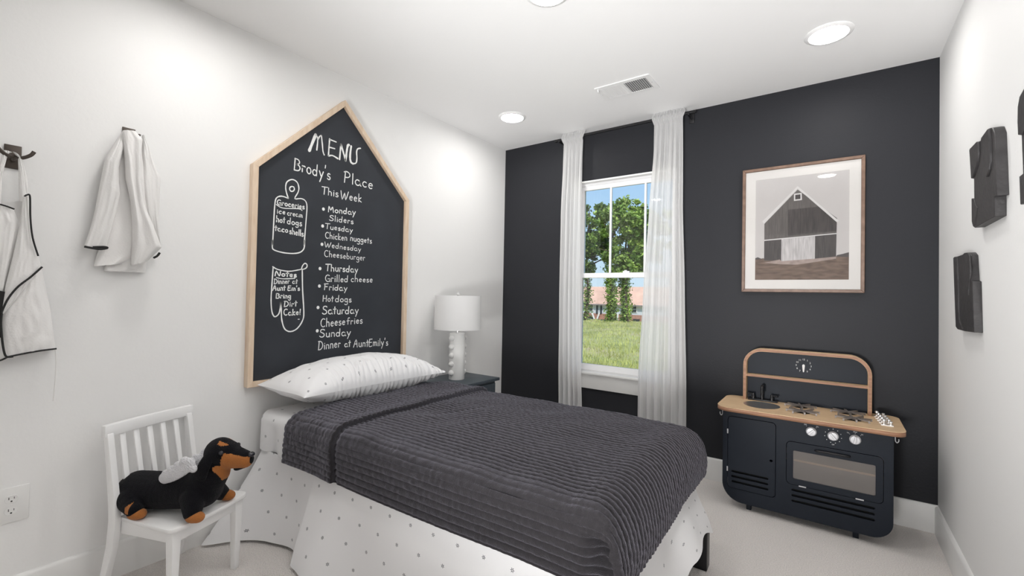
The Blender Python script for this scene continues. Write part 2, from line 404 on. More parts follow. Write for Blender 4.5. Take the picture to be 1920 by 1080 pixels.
for bank in (0, 1):
    for k in range(11):
        x = (1.191 if bank == 0 else 1.338)+k*.0121
        s_ = .0085 if bank == 0 else -.0085
        if k == 0:
            me = MB().add([(-s_/2, -.072, -.0085), (-s_/2+.0012, -.072, -.0085), (s_/2+.0012, -.072, -.0012), (s_/2, -.072, -.0012), (-s_/2, .072, -.0085), (-s_/2+.0012, .072, -.0085), (s_/2+.0012, .072, -.0012), (s_/2, .072, -.0012)],
                          [(0,3,2,1),(4,5,6,7),(0,1,5,4),(1,2,6,5),(2,3,7,6),(3,0,4,7)]).mesh('slat'); me.materials.append(WHITEP)
        o = bpy.data.objects.new('slat', me); o.location = (x, -.556, H); link(o, vt)
obj('vent_lever', MB().box((1.172, -.638, H-.016), (1.178, -.630, H-.006)).sphere((1.175, -.634, H-.018), .004, 8), WHITEP, vt)
for x in (1.17, 1.48): obj('screw', MB().lathe([(.003, 0), (.003, -.0015), (.0001, -.002)], (x, -.556, H-.006), 10), SILVERP, vt)
# ------------------------------------------------------------------ chalkboard
bt = thing('menu_chalkboard', 'tall house-shaped menu chalkboard in a pale wood frame behind the pillow', 'chalkboard', (0, -1.61, .687))
BY0, BY1, BZ0, BZS, BZP = -2.11, -1.118, .690, 1.790, 2.285
BD, BFW = .040, .026       # frame depth and face width
outer = [(BY0, BZ0), (BY1, BZ0), (BY1, BZS), ((BY0+BY1)/2, BZP), (BY0, BZS)]
def inset(poly, d):
    n = len(poly); out = []
    for i in range(n):
        p0, p1, p2 = (Vector(poly[i-1]), Vector(poly[i]), Vector(poly[(i+1) % n]))
        d1 = (p1-p0).normalized(); d2 = (p2-p1).normalized(); n1 = Vector((-d1.y, d1.x)); n2 = Vector((-d2.y, d2.x))
        b = (n1+n2).normalized(); out.append(tuple(p1+b*(d/b.dot(n1))))
    return out
inner = inset(outer, BFW)
for i in range(5):
    j = (i+1) % 5
    obj('frame_rail', MB().prism([outer[i], outer[j], inner[j], inner[i]], 0, .001, BD), PINE, bt, bevel=.0012, seg=1)
obj('board_panel', MB().prism(inset(outer, BFW-.003), 0, .002, .016), BOARD, bt)
# one-stroke handwriting: every glyph is a few polylines on a 0..w by 0..1 cell (x-height .55, descender to -.4)
def arc(cx, cy, rx, ry, a0, a1, n=9): return [(cx+rx*cos(radians(lerp(a0, a1, i/n))), cy+ry*sin(radians(lerp(a0, a1, i/n)))) for i in range(n+1)]
GL = {
 'a': (.5, [arc(.22, .27, .19, .26, 50, 360, 12)+[(.43, .5), (.42, .12), (.5, .02)]]),
 'b': (.45, [[(.06, 1), (.06, .02)], arc(.2, .26, .19, .25, 160, -170, 12)]),
 'c': (.4, [arc(.22, .27, .18, .26, 50, 310, 10)]),
 'd': (.5, [arc(.2, .26, .18, .25, 30, 330, 12), [(.42, 1), (.38, .02)]]),
 'e': (.42, [[(.05, .3), (.36, .33)]+arc(.21, .28, .16, .26, 15, 315, 11)]),
 'f': (.36, [arc(.26, .82, .13, .17, 60, 180, 6)+[(.13, .0)], [(0, .52), (.3, .54)]]),
 'g': (.45, [arc(.2, .28, .17, .24, 40, 340, 10), [(.38, .52), (.38, -.2)]+arc(.2, -.22, .18, .18, 0, -150, 7)]),
 'h': (.46, [[(.06, 1), (.05, 0)], [(.05, .3)]+arc(.22, .34, .15, .2, 160, 0, 7)+[(.38, 0)]]),
 'i': (.16, [[(.08, .52), (.08, 0)], [(.08, .74), (.1, .76)]]),
 'k': (.42, [[(.06, 1), (.06, 0)], [(.34, .55), (.07, .25), (.38, 0)]]),
 'l': (.16, [[(.08, 1), (.07, 0)]]),
 'm': (.62, [[(.05, .54), (.04, 0)], [(.05, .32)]+arc(.17, .36, .11, .18, 160, 0, 6)+[(.29, .02)], [(.29, .32)]+arc(.41, .36, .12, .18, 160, 0, 6)+[(.56, 0)]]),
 'n': (.44, [[(.06, .54), (.05, 0)], [(.05, .3)]+arc(.21, .34, .15, .2, 160, 0, 7)+[(.37, 0)]]),
 'o': (.44, [arc(.21, .27, .18, .26, 90, 450, 14)]),
 'r': (.34, [[(.06, .54), (.05, 0)], [(.05, .32)]+arc(.2, .3, .15, .24, 150, 50, 6)]),
 's': (.36, [arc(.19, .4, .12, .14, 40, 230, 7)+arc(.17, .14, .14, .14, 70, -150, 8)]),
 't': (.32, [[(.16, .95), (.14, .0)], [(0, .62), (.31, .65)]]),
 'u': (.44, [[(.05, .54)]+arc(.2, .2, .15, .2, 180, 350, 8), [(.37, .54), (.38, 0)]]),
 'y': (.44, [[(.04, .54), (.2, .12)], [(.42, .54), (.1, -.4)]]),
 'A': (.62, [[(0, 0), (.34, 1), (.52, 0)], [(.12, .42), (.5, .42)]]),
 'B': (.55, [[(.06, 1), (.0, -.02)], [(.04, .98)]+arc(.2, .76, .24, .22, 80, -80, 8)+[(.08, .54)], [(.08, .54)]+arc(.2, .26, .3, .27, 85, -90, 9)+[(0, 0)]]),
 'C': (.58, [arc(.34, .5, .3, .5, 55, 305, 12)]),
 'D': (.6, [[(.1, 1), (.02, 0)], [(0, .98)]+arc(.12, .5, .42, .5, 85, -85, 11)+[(0, .02)]]),
 'E': (.5, [[(.08, 1), (.02, 0), (.42, .02)], [(.08, .98), (.46, 1)], [(.05, .52), (.38, .54)]]),
 'F': (.5, [[(.1, 1), (.04, 0)], [(.0, .96), (.48, 1.02)], [(.06, .52), (.38, .54)]]),
 'G': (.62, [arc(.33, .5, .3, .5, 55, 350, 12)+[(.34, .42)], [(.6, .42), (.58, 0)]]),
 'H': (.62, [[(.08, 1), (.04, 0)], [(.54, 1), (.5, 0)], [(.05, .5), (.52, .52)]]),
 'M': (.8, [[(.1, 0), (.16, 1), (.38, .35), (.6, .95), (.72, 0)]]),
 'N': (.66, [[(.0, 0), (.12, 1), (.5, .02), (.62, .98)]]),
 'P': (.5, [[(.1, 1), (.04, 0)], [(.0, .92)]+arc(.18, .74, .27, .26, 90, -90, 8)+[(.08, .46)]]),
 'S': (.56, [arc(.32, .76, .22, .22, 30, 225, 8)+arc(.24, .26, .25, .26, 60, -150, 9)]),
 'T': (.56, [[(.3, 1), (.24, 0)], [(0, .96), (.6, 1)]]),
 'W': (.85, [[(0, 1), (.16, 0), (.42, .8), (.54, 0), (.84, 1)]]),
 "'": (.14, [[(.08, 1.05), (.05, .82)]]), '!': (.2, [[(.12, 1), (.08, .28)], [(.08, .04), (.1, .0)]]), ' ': (.3, []),
}
BX = .0162
def ribbon(mb, pts, wd):
    """flat chalk stroke on the board, with round ends"""
    P = [Vector(p) for p in pts]; n = len(P)
    if n > 2 and n < 40:
        P = [Vector(q) for q in smoothpath([(a.x, a.y, 0) for a in P], 3)]; P = [Vector((q.x, q.y)) for q in P]; n = len(P)
    L = []; R = []
    for i in range(n):
        t = (P[min(i+1, n-1)]-P[max(i-1, 0)])
        t = t.normalized() if t.length > 1e-9 else Vector((1, 0)); nn = Vector((-t.y, t.x)); q = wd/2*(.85+.3*random.random())
        L.append(P[i]+nn*q); R.append(P[i]-nn*q)
    vs = []; 
    for a, b in zip(L, R): vs += [(BX+.0006, a.x, a.y), (BX+.0006, b.x, b.y)]
    mb.add(vs, [(2*i, 2*i+1, 2*i+3, 2*i+2) for i in range(n-1)])
    for p in (P[0], P[-1]):
        c = [(BX+.0005, p.x+wd/2*cos(k*pi/4), p.y+wd/2*sin(k*pi/4)) for k in range(8)]
        mb.add(c, [tuple(range(8))])
def word(mb, text, p0, p1, cap, wd):
    tot = sum(GL[c][0]+.10 for c in text)-.10
    d = Vector((p1[0]-p0[0], p1[1]-p0[1])); k = d.length/tot/cap; x = 0
    dirv = d.normalized()
    for c in text:
        w_, st = GL[c]; jz = random.uniform(-.03, .03)*cap; js = random.uniform(.94, 1.06)
        for pl in st:
            ribbon(mb, [(p0[0]+dirv.x*(x+u)*cap*k, p0[1]+dirv.y*(x+u)*cap*k+v*cap*js+jz) for u, v in pl], wd)
        x += w_+.10
def line(words, wd=.0045, name='chalk_word'):
    for t, pts, cap in words:
        mb = MB(); word(mb, t, pts[0], pts[1], cap, wd); finish(name, mb.mesh(name, merge=False), CHALK, bt)
line([("Brody's", ((-1.895, 1.814), (-1.683, 1.806)), 0.065), ('Place', ((-1.597, 1.813), (-1.393, 1.81)), 0.063)], 0.0062)
line([('This', ((-1.734, 1.717), (-1.63, 1.718)), 0.041), ('Week', ((-1.615, 1.709), (-1.473, 1.716)), 0.048)], 0.0052)
line([('Monday', ((-1.696, 1.622), (-1.514, 1.631)), 0.034)], 0.0056)
line([('Sliders', ((-1.685, 1.573), (-1.526, 1.575)), 0.032)], 0.0045)
line([('Tuesday', ((-1.707, 1.524), (-1.531, 1.523)), 0.031)], 0.0045)
line([('Chicken', ((-1.707, 1.47), (-1.566, 1.471)), 0.035), ('nuggets', ((-1.546, 1.473), (-1.392, 1.473)), 0.034)], 0.0045)
line([('Wednesday', ((-1.708, 1.419), (-1.47, 1.416)), 0.03)], 0.004)
line([('Cheeseburger', ((-1.71, 1.366), (-1.438, 1.362)), 0.034)], 0.004)
line([('Thursday', ((-1.699, 1.286), (-1.488, 1.286)), 0.039)], 0.0056)
line([('Grilled', ((-1.7, 1.226), (-1.553, 1.226)), 0.039), ('cheese', ((-1.534, 1.229), (-1.379, 1.231)), 0.036)], 0.0045)
line([('Friday', ((-1.705, 1.177), (-1.558, 1.175)), 0.034)], 0.0052)
line([('Hot', ((-1.712, 1.113), (-1.645, 1.11)), 0.034), ('dogs', ((-1.634, 1.109), (-1.526, 1.107)), 0.037)], 0.0045)
line([('Saturday', ((-1.713, 1.04), (-1.477, 1.038)), 0.044)], 0.0056)
line([('Cheese', ((-1.721, 0.968), (-1.565, 0.974)), 0.045), ('fries', ((-1.554, 0.977), (-1.445, 0.978)), 0.039)], 0.0052)
line([('Sunday', ((-1.726, 0.912), (-1.527, 0.908)), 0.042)], 0.0054)
line([('Dinner', ((-1.731, 0.842), (-1.592, 0.845)), 0.045), ('at', ((-1.566, 0.843), (-1.525, 0.843)), 0.037), ('Aunt', ((-1.505, 0.838), (-1.399, 0.834)), 0.043), ("Emily's", ((-1.395, 0.834), (-1.248, 0.828)), 0.044)], 0.005)
line([('Groceries', ((-1.98, 1.612), (-1.832, 1.613)), 0.028)], 0.005)
line([('ice', ((-1.98, 1.567), (-1.935, 1.569)), 0.025), ('cream', ((-1.926, 1.566), (-1.842, 1.566)), 0.026)], 0.0042)
line([('hot', ((-1.982, 1.522), (-1.936, 1.522)), 0.031), ('dogs', ((-1.925, 1.521), (-1.844, 1.519)), 0.032)], 0.0048)
line([('taco', ((-1.988, 1.477), (-1.919, 1.474)), 0.028), ('shells', ((-1.912, 1.47), (-1.834, 1.464)), 0.032)], 0.0048)
line([('Notes', ((-1.98, 1.244), (-1.866, 1.242)), 0.025)], 0.0062)
line([('Dinner', ((-1.984, 1.202), (-1.904, 1.207)), 0.026), ('at', ((-1.888, 1.206), (-1.86, 1.208)), 0.024)], 0.0042)
line([('Aunt', ((-1.99, 1.168), (-1.925, 1.17)), 0.025), ("Em's", ((-1.912, 1.17), (-1.846, 1.171)), 0.024)], 0.005)
line([('Bring', ((-1.972, 1.129), (-1.894, 1.129)), 0.026)], 0.005)
line([('Dirt', ((-1.929, 1.085), (-1.86, 1.088)), 0.027)], 0.005)
line([('Cake!', ((-1.931, 1.039), (-1.838, 1.041)), 0.03)], 0.0052)
mb = MB()
ribbon(mb, [(-1.814, 1.938), (-1.797, 1.987), (-1.78, 2.036)], 0.016)
ribbon(mb, [(-1.779, 2.038), (-1.767, 2.015), (-1.771, 1.953)], 0.0075)
ribbon(mb, [(-1.766, 2.013), (-1.756, 2.034), (-1.746, 2.042)], 0.0075)
ribbon(mb, [(-1.746, 2.042), (-1.739, 1.996), (-1.734, 1.957), (-1.726, 1.938)], 0.0075)
ribbon(mb, [(-1.695, 2.038), (-1.698, 1.987), (-1.7, 1.939)], 0.0085)
ribbon(mb, [(-1.7, 1.939), (-1.675, 1.948), (-1.64, 1.939)], 0.009)
ribbon(mb, [(-1.696, 2.035), (-1.654, 2.032)], 0.0075)
ribbon(mb, [(-1.697, 1.99), (-1.662, 1.991)], 0.0075)
ribbon(mb, [(-1.623, 2.029), (-1.626, 1.987), (-1.629, 1.937)], 0.009)
ribbon(mb, [(-1.623, 2.028), (-1.607, 1.987), (-1.59, 1.941)], 0.01)
ribbon(mb, [(-1.59, 1.941), (-1.585, 1.987), (-1.578, 2.032), (-1.57, 2.039)], 0.013)
ribbon(mb, [(-1.555, 2.036), (-1.56, 1.989), (-1.56, 1.96), (-1.553, 1.94), (-1.539, 1.935)], 0.012)
ribbon(mb, [(-1.539, 1.935), (-1.519, 1.945), (-1.514, 1.974), (-1.517, 2.011), (-1.51, 2.032), (-1.491, 2.041)], 0.0085)
finish('chalk_heading', mb.mesh('chalk_heading', merge=False), CHALK, bt)
mb = MB()
ribbon(mb, [(-1.922, 1.655), (-1.933, 1.683), (-1.938, 1.711), (-1.932, 1.74), (-1.905, 1.759), (-1.878, 1.751), (-1.867, 1.722), (-1.872, 1.695), (-1.888, 1.66), (-1.854, 1.667), (-1.829, 1.659), (-1.819, 1.629), (-1.822, 1.553), (-1.828, 1.447), (-1.83, 1.416)], 0.0062)
ribbon(mb, [(-1.922, 1.655), (-1.958, 1.66), (-1.985, 1.644), (-1.992, 1.599), (-1.994, 1.528), (-1.997, 1.4)], 0.0062)
ribbon(mb, [(-1.891, 1.711), (-1.893, 1.705), (-1.896, 1.7), (-1.901, 1.697), (-1.907, 1.695), (-1.912, 1.697), (-1.915, 1.701), (-1.917, 1.706), (-1.916, 1.712), (-1.912, 1.718), (-1.907, 1.721), (-1.902, 1.722), (-1.896, 1.721), (-1.893, 1.717), (-1.891, 1.711)], 0.0062)
ribbon(mb, [(-1.997, 1.428), (-1.998, 1.39), (-1.987, 1.376), (-1.943, 1.367), (-1.889, 1.367), (-1.85, 1.377), (-1.83, 1.399), (-1.827, 1.43), (-1.826, 1.447)], 0.0062)
ribbon(mb, [(-1.984, 1.612), (-1.965, 1.602), (-1.935, 1.6), (-1.865, 1.61), (-1.846, 1.604)], 0.0045)
finish('chalk_cutting_board', mb.mesh('chalk_cutting_board', merge=False), CHALK, bt)
mb = MB()
ribbon(mb, [(-1.993, 1.29), (-1.966, 1.277), (-1.91, 1.271), (-1.863, 1.28), (-1.841, 1.286)], 0.0062)
ribbon(mb, [(-1.841, 1.286), (-1.835, 1.305), (-1.823, 1.319), (-1.81, 1.313), (-1.812, 1.297), (-1.828, 1.287), (-1.841, 1.286)], 0.0062)
ribbon(mb, [(-1.836, 1.285), (-1.831, 1.173), (-1.821, 1.057), (-1.826, 1.01), (-1.855, 0.967), (-1.892, 0.952), (-1.923, 0.968), (-1.939, 1.014), (-1.943, 1.059), (-1.947, 1.107)], 0.0066)
ribbon(mb, [(-1.947, 1.107), (-1.952, 1.059), (-1.962, 1.04), (-1.978, 1.034), (-1.991, 1.06), (-1.997, 1.118), (-1.995, 1.192), (-1.991, 1.288)], 0.0062)
ribbon(mb, [(-1.973, 1.235), (-1.939, 1.23), (-1.876, 1.235)], 0.005)
ribbon(mb, [(-1.852, 1.016), (-1.845, 1.016)], 0.004)
finish('chalk_oven_mitt', mb.mesh('chalk_oven_mitt', merge=False), CHALK, bt)
finish('chalk_bullet', MB().prism([(-1.722+.0085*cos(k*pi/5), 1.632+.0095*sin(k*pi/5)) for k in range(10)], 0, BX, BX+.0008).mesh('chalk_bullet'), CHALK, bt)
finish('chalk_bullet', MB().prism([(-1.724+.0085*cos(k*pi/5), 1.536+.0095*sin(k*pi/5)) for k in range(10)], 0, BX, BX+.0008).mesh('chalk_bullet'), CHALK, bt)
finish('chalk_bullet', MB().prism([(-1.725+.0085*cos(k*pi/5), 1.433+.0095*sin(k*pi/5)) for k in range(10)], 0, BX, BX+.0008).mesh('chalk_bullet'), CHALK, bt)
finish('chalk_bullet', MB().prism([(-1.733+.0085*cos(k*pi/5), 1.296+.0095*sin(k*pi/5)) for k in range(10)], 0, BX, BX+.0008).mesh('chalk_bullet'), CHALK, bt)
finish('chalk_bullet', MB().prism([(-1.734+.0085*cos(k*pi/5), 1.198+.0095*sin(k*pi/5)) for k in range(10)], 0, BX, BX+.0008).mesh('chalk_bullet'), CHALK, bt)
finish('chalk_bullet', MB().prism([(-1.739+.0085*cos(k*pi/5), 1.078+.0095*sin(k*pi/5)) for k in range(10)], 0, BX, BX+.0008).mesh('chalk_bullet'), CHALK, bt)
finish('chalk_bullet', MB().prism([(-1.74+.0085*cos(k*pi/5), 0.948+.0095*sin(k*pi/5)) for k in range(10)], 0, BX, BX+.0008).mesh('chalk_bullet'), CHALK, bt)


# ------------------------------------------------------------------ coat hooks, apron, jacket
def coat_hook(label, y, z, k=1):
    t = thing('coat_hook', label, 'hook', (0, y, z-.04))
    obj('hook_plate', MB().box((0, y-.021, z-.083), (.006, y+.021, z)), BRONZE, t, bevel=.0015)
    obj('hook_stem', MB().tube(smoothpath([(.005, y, z-.05), (.03, y, z-.056), (.046, y, z-.046)]), .006, 8), BRONZE, t)
    for s in (-1, 1):
        obj('hook_prong', MB().tube(smoothpath([(.04, y, z-.046), (.052, y+s*k*.018, z-.048), (.062, y+s*k*.036, z-.036), (.064, y+s*k*.044, z-.022-(1-k)*.03)]), [.006]*18+[.0065], 8), BRONZE, t)
    return t
coat_hook('dark bronze wall hook with two prongs carrying the apron', -2.895, 1.662)
coat_hook('dark bronze wall hook mostly hidden by the hanging white jacket', -2.580, 1.822, .5)

def hang(name, rows, x0, parent, depth=.05, folds=3, amp=.012, ph=0, mat=None, nu=56, nv=60, back=True, x_top=None):
    """hanging cloth tube: rows of (t, yl, zl, yr, zr, depth) from top to bottom; front bulges with folds, back stays near the wall"""
    def fn(u, v):
        yl, zl, yr, zr, d = pwl(rows, v)
        if back:
            a = u*2*pi; c = -cos(a) if u <= .5 else -cos(a)
            t = (1-cos(a))/2 if u <= .5 else (1-cos(a))/2
            front = u <= .5; s = abs(sin(a))**.6
            x = x0+(d*s if front else -.25*d*s*.2)
        else:
            t = u; s = sin(pi*u)**.5; x = x0+d*s; front = True
        y = lerp(yl, yr, t); z = lerp(zl, zr, t)
        if front:
            x += .6*amp*s*sin(t*pi*2*folds+ph+1.3*v)*min(1, v*3+.15)*(1+.4*noise.noise(Vector((t*3, v*4, ph))))
            x += .005*noise.noise(Vector((t*7, v*6+ph, 3)))*s
        return (max(x, .004), y, z)
    return ngrid(name, fn, nu, nv, None, mat or CLOTHW, parent, closed_u=back)
jk = thing('white_jacket', 'small white chef jacket with black cuffs hanging from a wall hook', 'jacket', (.03, -2.60, 1.25))
hang('jacket_back', [(0.0, -2.598, 1.799, -2.564, 1.806, 0.02), (0.143, -2.625, 1.723, -2.523, 1.758, 0.03), (0.286, -2.632, 1.642, -2.489, 1.67, 0.04), (0.429, -2.635, 1.568, -2.478, 1.581, 0.04), (0.571, -2.637, 1.477, -2.478, 1.49, 0.04), (0.714, -2.648, 1.366, -2.478, 1.386, 0.04), (0.857, -2.668, 1.292, -2.501, 1.306, 0.035), (1.0, -2.675, 1.249, -2.577, 1.266, 0.03)], 0.012, jk, folds=2, amp=.008)
hang('jacket_tail', [(0.0, -2.619, 1.339, -2.512, 1.35, 0.02), (0.5, -2.638, 1.277, -2.51, 1.287, 0.025), (1.0, -2.645, 1.232, -2.514, 1.232, 0.02)], 0.01, jk, folds=2, amp=.006, ph=1)
hang('sleeve', [(0.0, -2.61, 1.79, -2.605, 1.792, 0.015), (0.143, -2.635, 1.733, -2.603, 1.73, 0.03), (0.286, -2.659, 1.667, -2.619, 1.641, 0.04), (0.429, -2.665, 1.618, -2.617, 1.58, 0.04), (0.571, -2.672, 1.557, -2.612, 1.539, 0.04), (0.714, -2.683, 1.46, -2.623, 1.452, 0.035), (0.857, -2.696, 1.382, -2.636, 1.378, 0.03), (1.0, -2.71, 1.321, -2.647, 1.323, 0.025)], 0.04, jk, folds=1.5, amp=.006, ph=2)
hang('jacket_front', [(0.0, -2.614, 1.789, -2.575, 1.797, 0.02), (0.143, -2.611, 1.742, -2.552, 1.772, 0.03), (0.286, -2.605, 1.689, -2.555, 1.703, 0.035), (0.429, -2.599, 1.599, -2.552, 1.61, 0.035), (0.571, -2.581, 1.512, -2.545, 1.518, 0.04), (0.714, -2.574, 1.421, -2.516, 1.442, 0.05), (0.857, -2.572, 1.341, -2.478, 1.338, 0.05), (1.0, -2.574, 1.259, -2.524, 1.278, 0.03)], 0.062, jk, folds=1.5, amp=.010, ph=.5)
hang('sleeve', [(0.0, -2.544, 1.798, -2.54, 1.799, 0.015), (0.143, -2.545, 1.755, -2.525, 1.757, 0.03), (0.286, -2.547, 1.704, -2.503, 1.677, 0.03), (0.429, -2.545, 1.629, -2.48, 1.631, 0.035), (0.571, -2.535, 1.542, -2.482, 1.552, 0.035), (0.714, -2.52, 1.469, -2.483, 1.462, 0.03), (0.857, -2.498, 1.383, -2.479, 1.391, 0.02), (1.0, -2.484, 1.352, -2.469, 1.344, 0.01)], 0.03, jk, folds=1, amp=.008, ph=1)
obj('cuff', MB().tube(smoothpath([(0.075, -2.715, 1.319), (0.075, -2.691, 1.315), (0.075, -2.669, 1.314), (0.075, -2.65, 1.32), (0.075, -2.66, 1.323), (0.075, -2.691, 1.319)]), 0.0042, 8), PIPING, jk, label='black cuff trim')
obj('cuff', MB().tube(smoothpath([(0.095, -2.51, 1.292), (0.095, -2.498, 1.301), (0.095, -2.49, 1.315)]), 0.0042, 8), PIPING, jk, label='black cuff trim')
ap = thing('white_apron', 'white apron with black piping hanging at the left edge', 'apron', (.03, -2.88, .9))
hang('neck_strap', [(0.0, -2.9, 1.631, -2.886, 1.624, 0.01), (0.25, -2.887, 1.613, -2.877, 1.612, 0.012), (0.5, -2.884, 1.556, -2.863, 1.546, 0.014), (0.75, -2.883, 1.51, -2.858, 1.484, 0.016), (1.0, -2.881, 1.464, -2.855, 1.446, 0.02)], 0.045, ap, folds=1, amp=.003, back=False, nu=20)
hang('neck_strap', [(0.0, -2.923, 1.63, -2.9, 1.628, 0.01), (0.333, -2.925, 1.611, -2.91, 1.619, 0.012), (0.667, -2.933, 1.545, -2.921, 1.548, 0.014), (1.0, -2.945, 1.437, -2.922, 1.442, 0.02)], 0.045, ap, folds=1, amp=.003, back=False, nu=20)
hang('apron_skirt', [(0.0, -2.952, 1.441, -2.856, 1.473, 0.02), (0.25, -2.96, 1.341, -2.842, 1.356, 0.03), (0.5, -2.957, 1.229, -2.817, 1.238, 0.035), (0.75, -2.953, 1.08, -2.789, 1.077, 0.035), (1.0, -2.949, 0.901, -2.773, 0.939, 0.03)], 0.012, ap, folds=2.5, amp=.008)
hang('apron_bib', [(0.0, -2.955, 1.442, -2.892, 1.431, 0.02), (0.25, -2.953, 1.377, -2.879, 1.387, 0.025), (0.5, -2.951, 1.259, -2.891, 1.263, 0.02), (0.75, -2.948, 1.14, -2.903, 1.141, 0.012), (1.0, -2.944, 0.985, -2.915, 0.987, 0.01)], 0.045, ap, folds=1.5, amp=.006, back=False)
hang('apron_side_fold', [(0.0, -2.874, 1.478, -2.859, 1.482, 0.008), (0.2, -2.878, 1.386, -2.851, 1.359, 0.015), (0.4, -2.893, 1.263, -2.83, 1.271, 0.022), (0.6, -2.906, 1.171, -2.824, 1.237, 0.022), (0.8, -2.914, 1.077, -2.844, 1.192, 0.015), (1.0, -2.915, 1.059, -2.908, 1.07, 0.005)], 0.062, ap, folds=1, amp=.004, back=False, ph=1)
hang('apron_corner_flap', [(0.0, -2.879, 1.164, -2.821, 1.235, 0.01), (0.25, -2.905, 1.111, -2.812, 1.166, 0.018), (0.5, -2.912, 1.058, -2.794, 1.078, 0.02), (0.75, -2.907, 0.983, -2.785, 0.998, 0.02), (1.0, -2.898, 0.926, -2.779, 0.943, 0.015)], 0.048, ap, folds=1.2, amp=.005, back=False, ph=2)
for p, r in ((smoothpath([(0.068, -2.926, 1.441), (0.068, -2.911, 1.437), (0.068, -2.893, 1.43)]), 0.0026), (smoothpath([(0.086, -2.873, 1.476), (0.086, -2.867, 1.482), (0.086, -2.86, 1.478), (0.086, -2.857, 1.404), (0.086, -2.85, 1.336), (0.086, -2.835, 1.273)]), 0.0026), (smoothpath([(0.084, -2.824, 1.236), (0.084, -2.85, 1.2), (0.084, -2.88, 1.164), (0.084, -2.902, 1.122), (0.084, -2.915, 1.077)]), 0.003), (smoothpath([(0.068, -2.913, 1.076), (0.068, -2.914, 1.036), (0.068, -2.909, 0.975), (0.068, -2.903, 0.935), (0.068, -2.896, 0.924), (0.068, -2.883, 0.924)]), 0.003), (smoothpath([(0.066, -2.896, 0.924), (0.066, -2.862, 0.931), (0.066, -2.82, 0.938), (0.066, -2.778, 0.942)]), 0.003), (smoothpath([(0.05, -2.894, 0.922), (0.05, -2.911, 0.912), (0.05, -2.941, 0.905)]), 0.003)):
    obj('piping', MB().tube(p, r, 8), PIPING, ap, label='black piping')
obj('pocket', MB().prism([(-2.938, 1.155), (-2.903, 1.145), (-2.906, 1.08), (-2.913, 1.058), (-2.912, 0.992), (-2.934, 0.98)], 0, .062, .066), PIPING, ap, label='black pocket patch')
obj('apron_string', MB().tube(smoothpath([(0.05, -2.778, 0.938), (0.05, -2.775, 0.883), (0.05, -2.776, 0.818), (0.05, -2.779, 0.75)]), 0.0022, 6), CLOTHW, ap)

# ------------------------------------------------------------------ outlet
ot = thing('wall_outlet', 'white duplex electrical outlet on the wall left of the chair', 'outlet', (0, -2.862, .395))
oy, oz = -2.868, .395
obj('outlet_plate', MB().box((0, oy-.044, oz-.062), (.006, oy+.044, oz+.062)), PLASTIC, ot, bevel=.003)
for dz in (.0205, -.0205):
    c = [(oy+.0165*cos(a)*1.02, oz+dz+max(-.0135, min(.0135, .0165*sin(a)))) for a in [k*2*pi/28 for k in range(28)]]
    rc = obj('receptacle', MB().prism(c, 0, .005, .0078), PLASTIC, ot, bevel=.0006, seg=1)
    obj('slot', MB().box((.0077, oy-.0075, oz+dz-.001), (.0080, oy-.0055, oz+dz+.0075)), SLOT, rc)
    obj('slot', MB().box((.0077, oy+.0055, oz+dz), (.0080, oy+.0072, oz+dz+.0070)), SLOT, rc)
    obj('slot', MB().prism([(oy+.0026*cos(k*pi/6), oz+dz-.0072+.0026*sin(k*pi/6)) for k in range(12)], 0, .0077, .0080), SLOT, rc)
obj('screw', MB().lathe([(.003, 0), (.003, .001), (.0001, .0015)], (.006, oy, oz), 10, axis=0), PLASTIC, ot)

# ------------------------------------------------------------------ barn picture
pt = thing('barn_picture', 'square walnut-framed picture of a dark barn on the charcoal wall', 'picture', (2.187, -.012, 1.597))
PX0, PX1, PZ0, PZ1 = 1.885, 2.490, 1.217, 1.977
fo = [(PX0, PZ0), (PX1, PZ0), (PX1, PZ1), (PX0, PZ1)]; fi = inset(fo, .017)
for i in range(4):
    j = (i+1) % 4
    obj('frame_rail', MB().prism([fo[i], fo[j], fi[j], fi[i]], 1, -.030, -.001), FRAMEW, pt, bevel=.0015, seg=1)
IX0, IX1, IZ0, IZ1 = 1.957, 2.421, 1.291, 1.908
plate('mat_board', inset(fo, .016), [[(IX0, IZ0), (IX1, IZ0), (IX1, IZ1), (IX0, IZ1)]], -.014, -.010, 1, MATB, pt)
P_SKY = pmat('print_sky', (.60, .57, .56), .7, noise_s=3, noise_a=.04)
P_ROOF = pmat('print_roof', (.72, .70, .69), .7)
P_BARN = wood_mat('print_barn', (.085, .075, .072), (.14, .125, .118), 20, .7, (14, 1, .6))
P_DARK = wood_mat('print_dark', (.035, .03, .03), (.075, .063, .062), 16, .7, (10, 1, .8))
P_DOOR = wood_mat('print_door', (.45, .43, .43), (.66, .63, .63), 12, .7, (12, 1, 1))
P_GND = wood_mat('print_ground', (.10, .062, .045), (.20, .135, .10), 10, .7, (2, 1, 8))
P_TREE = pmat('print_treeline', (.07, .06, .06), .7)
P_PATH = pmat('print_path', (.36, .28, .25), .7, noise_s=40, noise_a=.2)
def U(px, py):   # print units (0..640 across, 0..745 down) to the wall
    return (IX0+(IX1-IX0)*px/636, IZ1-(IZ1-IZ0)*py/748)
pm = MB(); yy = -.0105
def layer(pts, mi):
    global yy
    yy -= .00012
    q = [U(*p) for p in pts]; pm.add([(a, yy, b) for a, b in q], [tuple(range(len(q)))], mi)
layer([(0, 0), (636, 0), (636, 748), (0, 748)], 0)
layer([(0, 585), (20, 578), (45, 590), (62, 585), (66, 600), (0, 602)], 6)
layer([(560, 580), (600, 572), (636, 562), (636, 600), (555, 600)], 6)
layer([(0, 595), (70, 590), (560, 590), (636, 596), (636, 748), (0, 748)], 5)
layer([(66, 330), (66, 605), (555, 608), (560, 325), (300, 100)], 2)
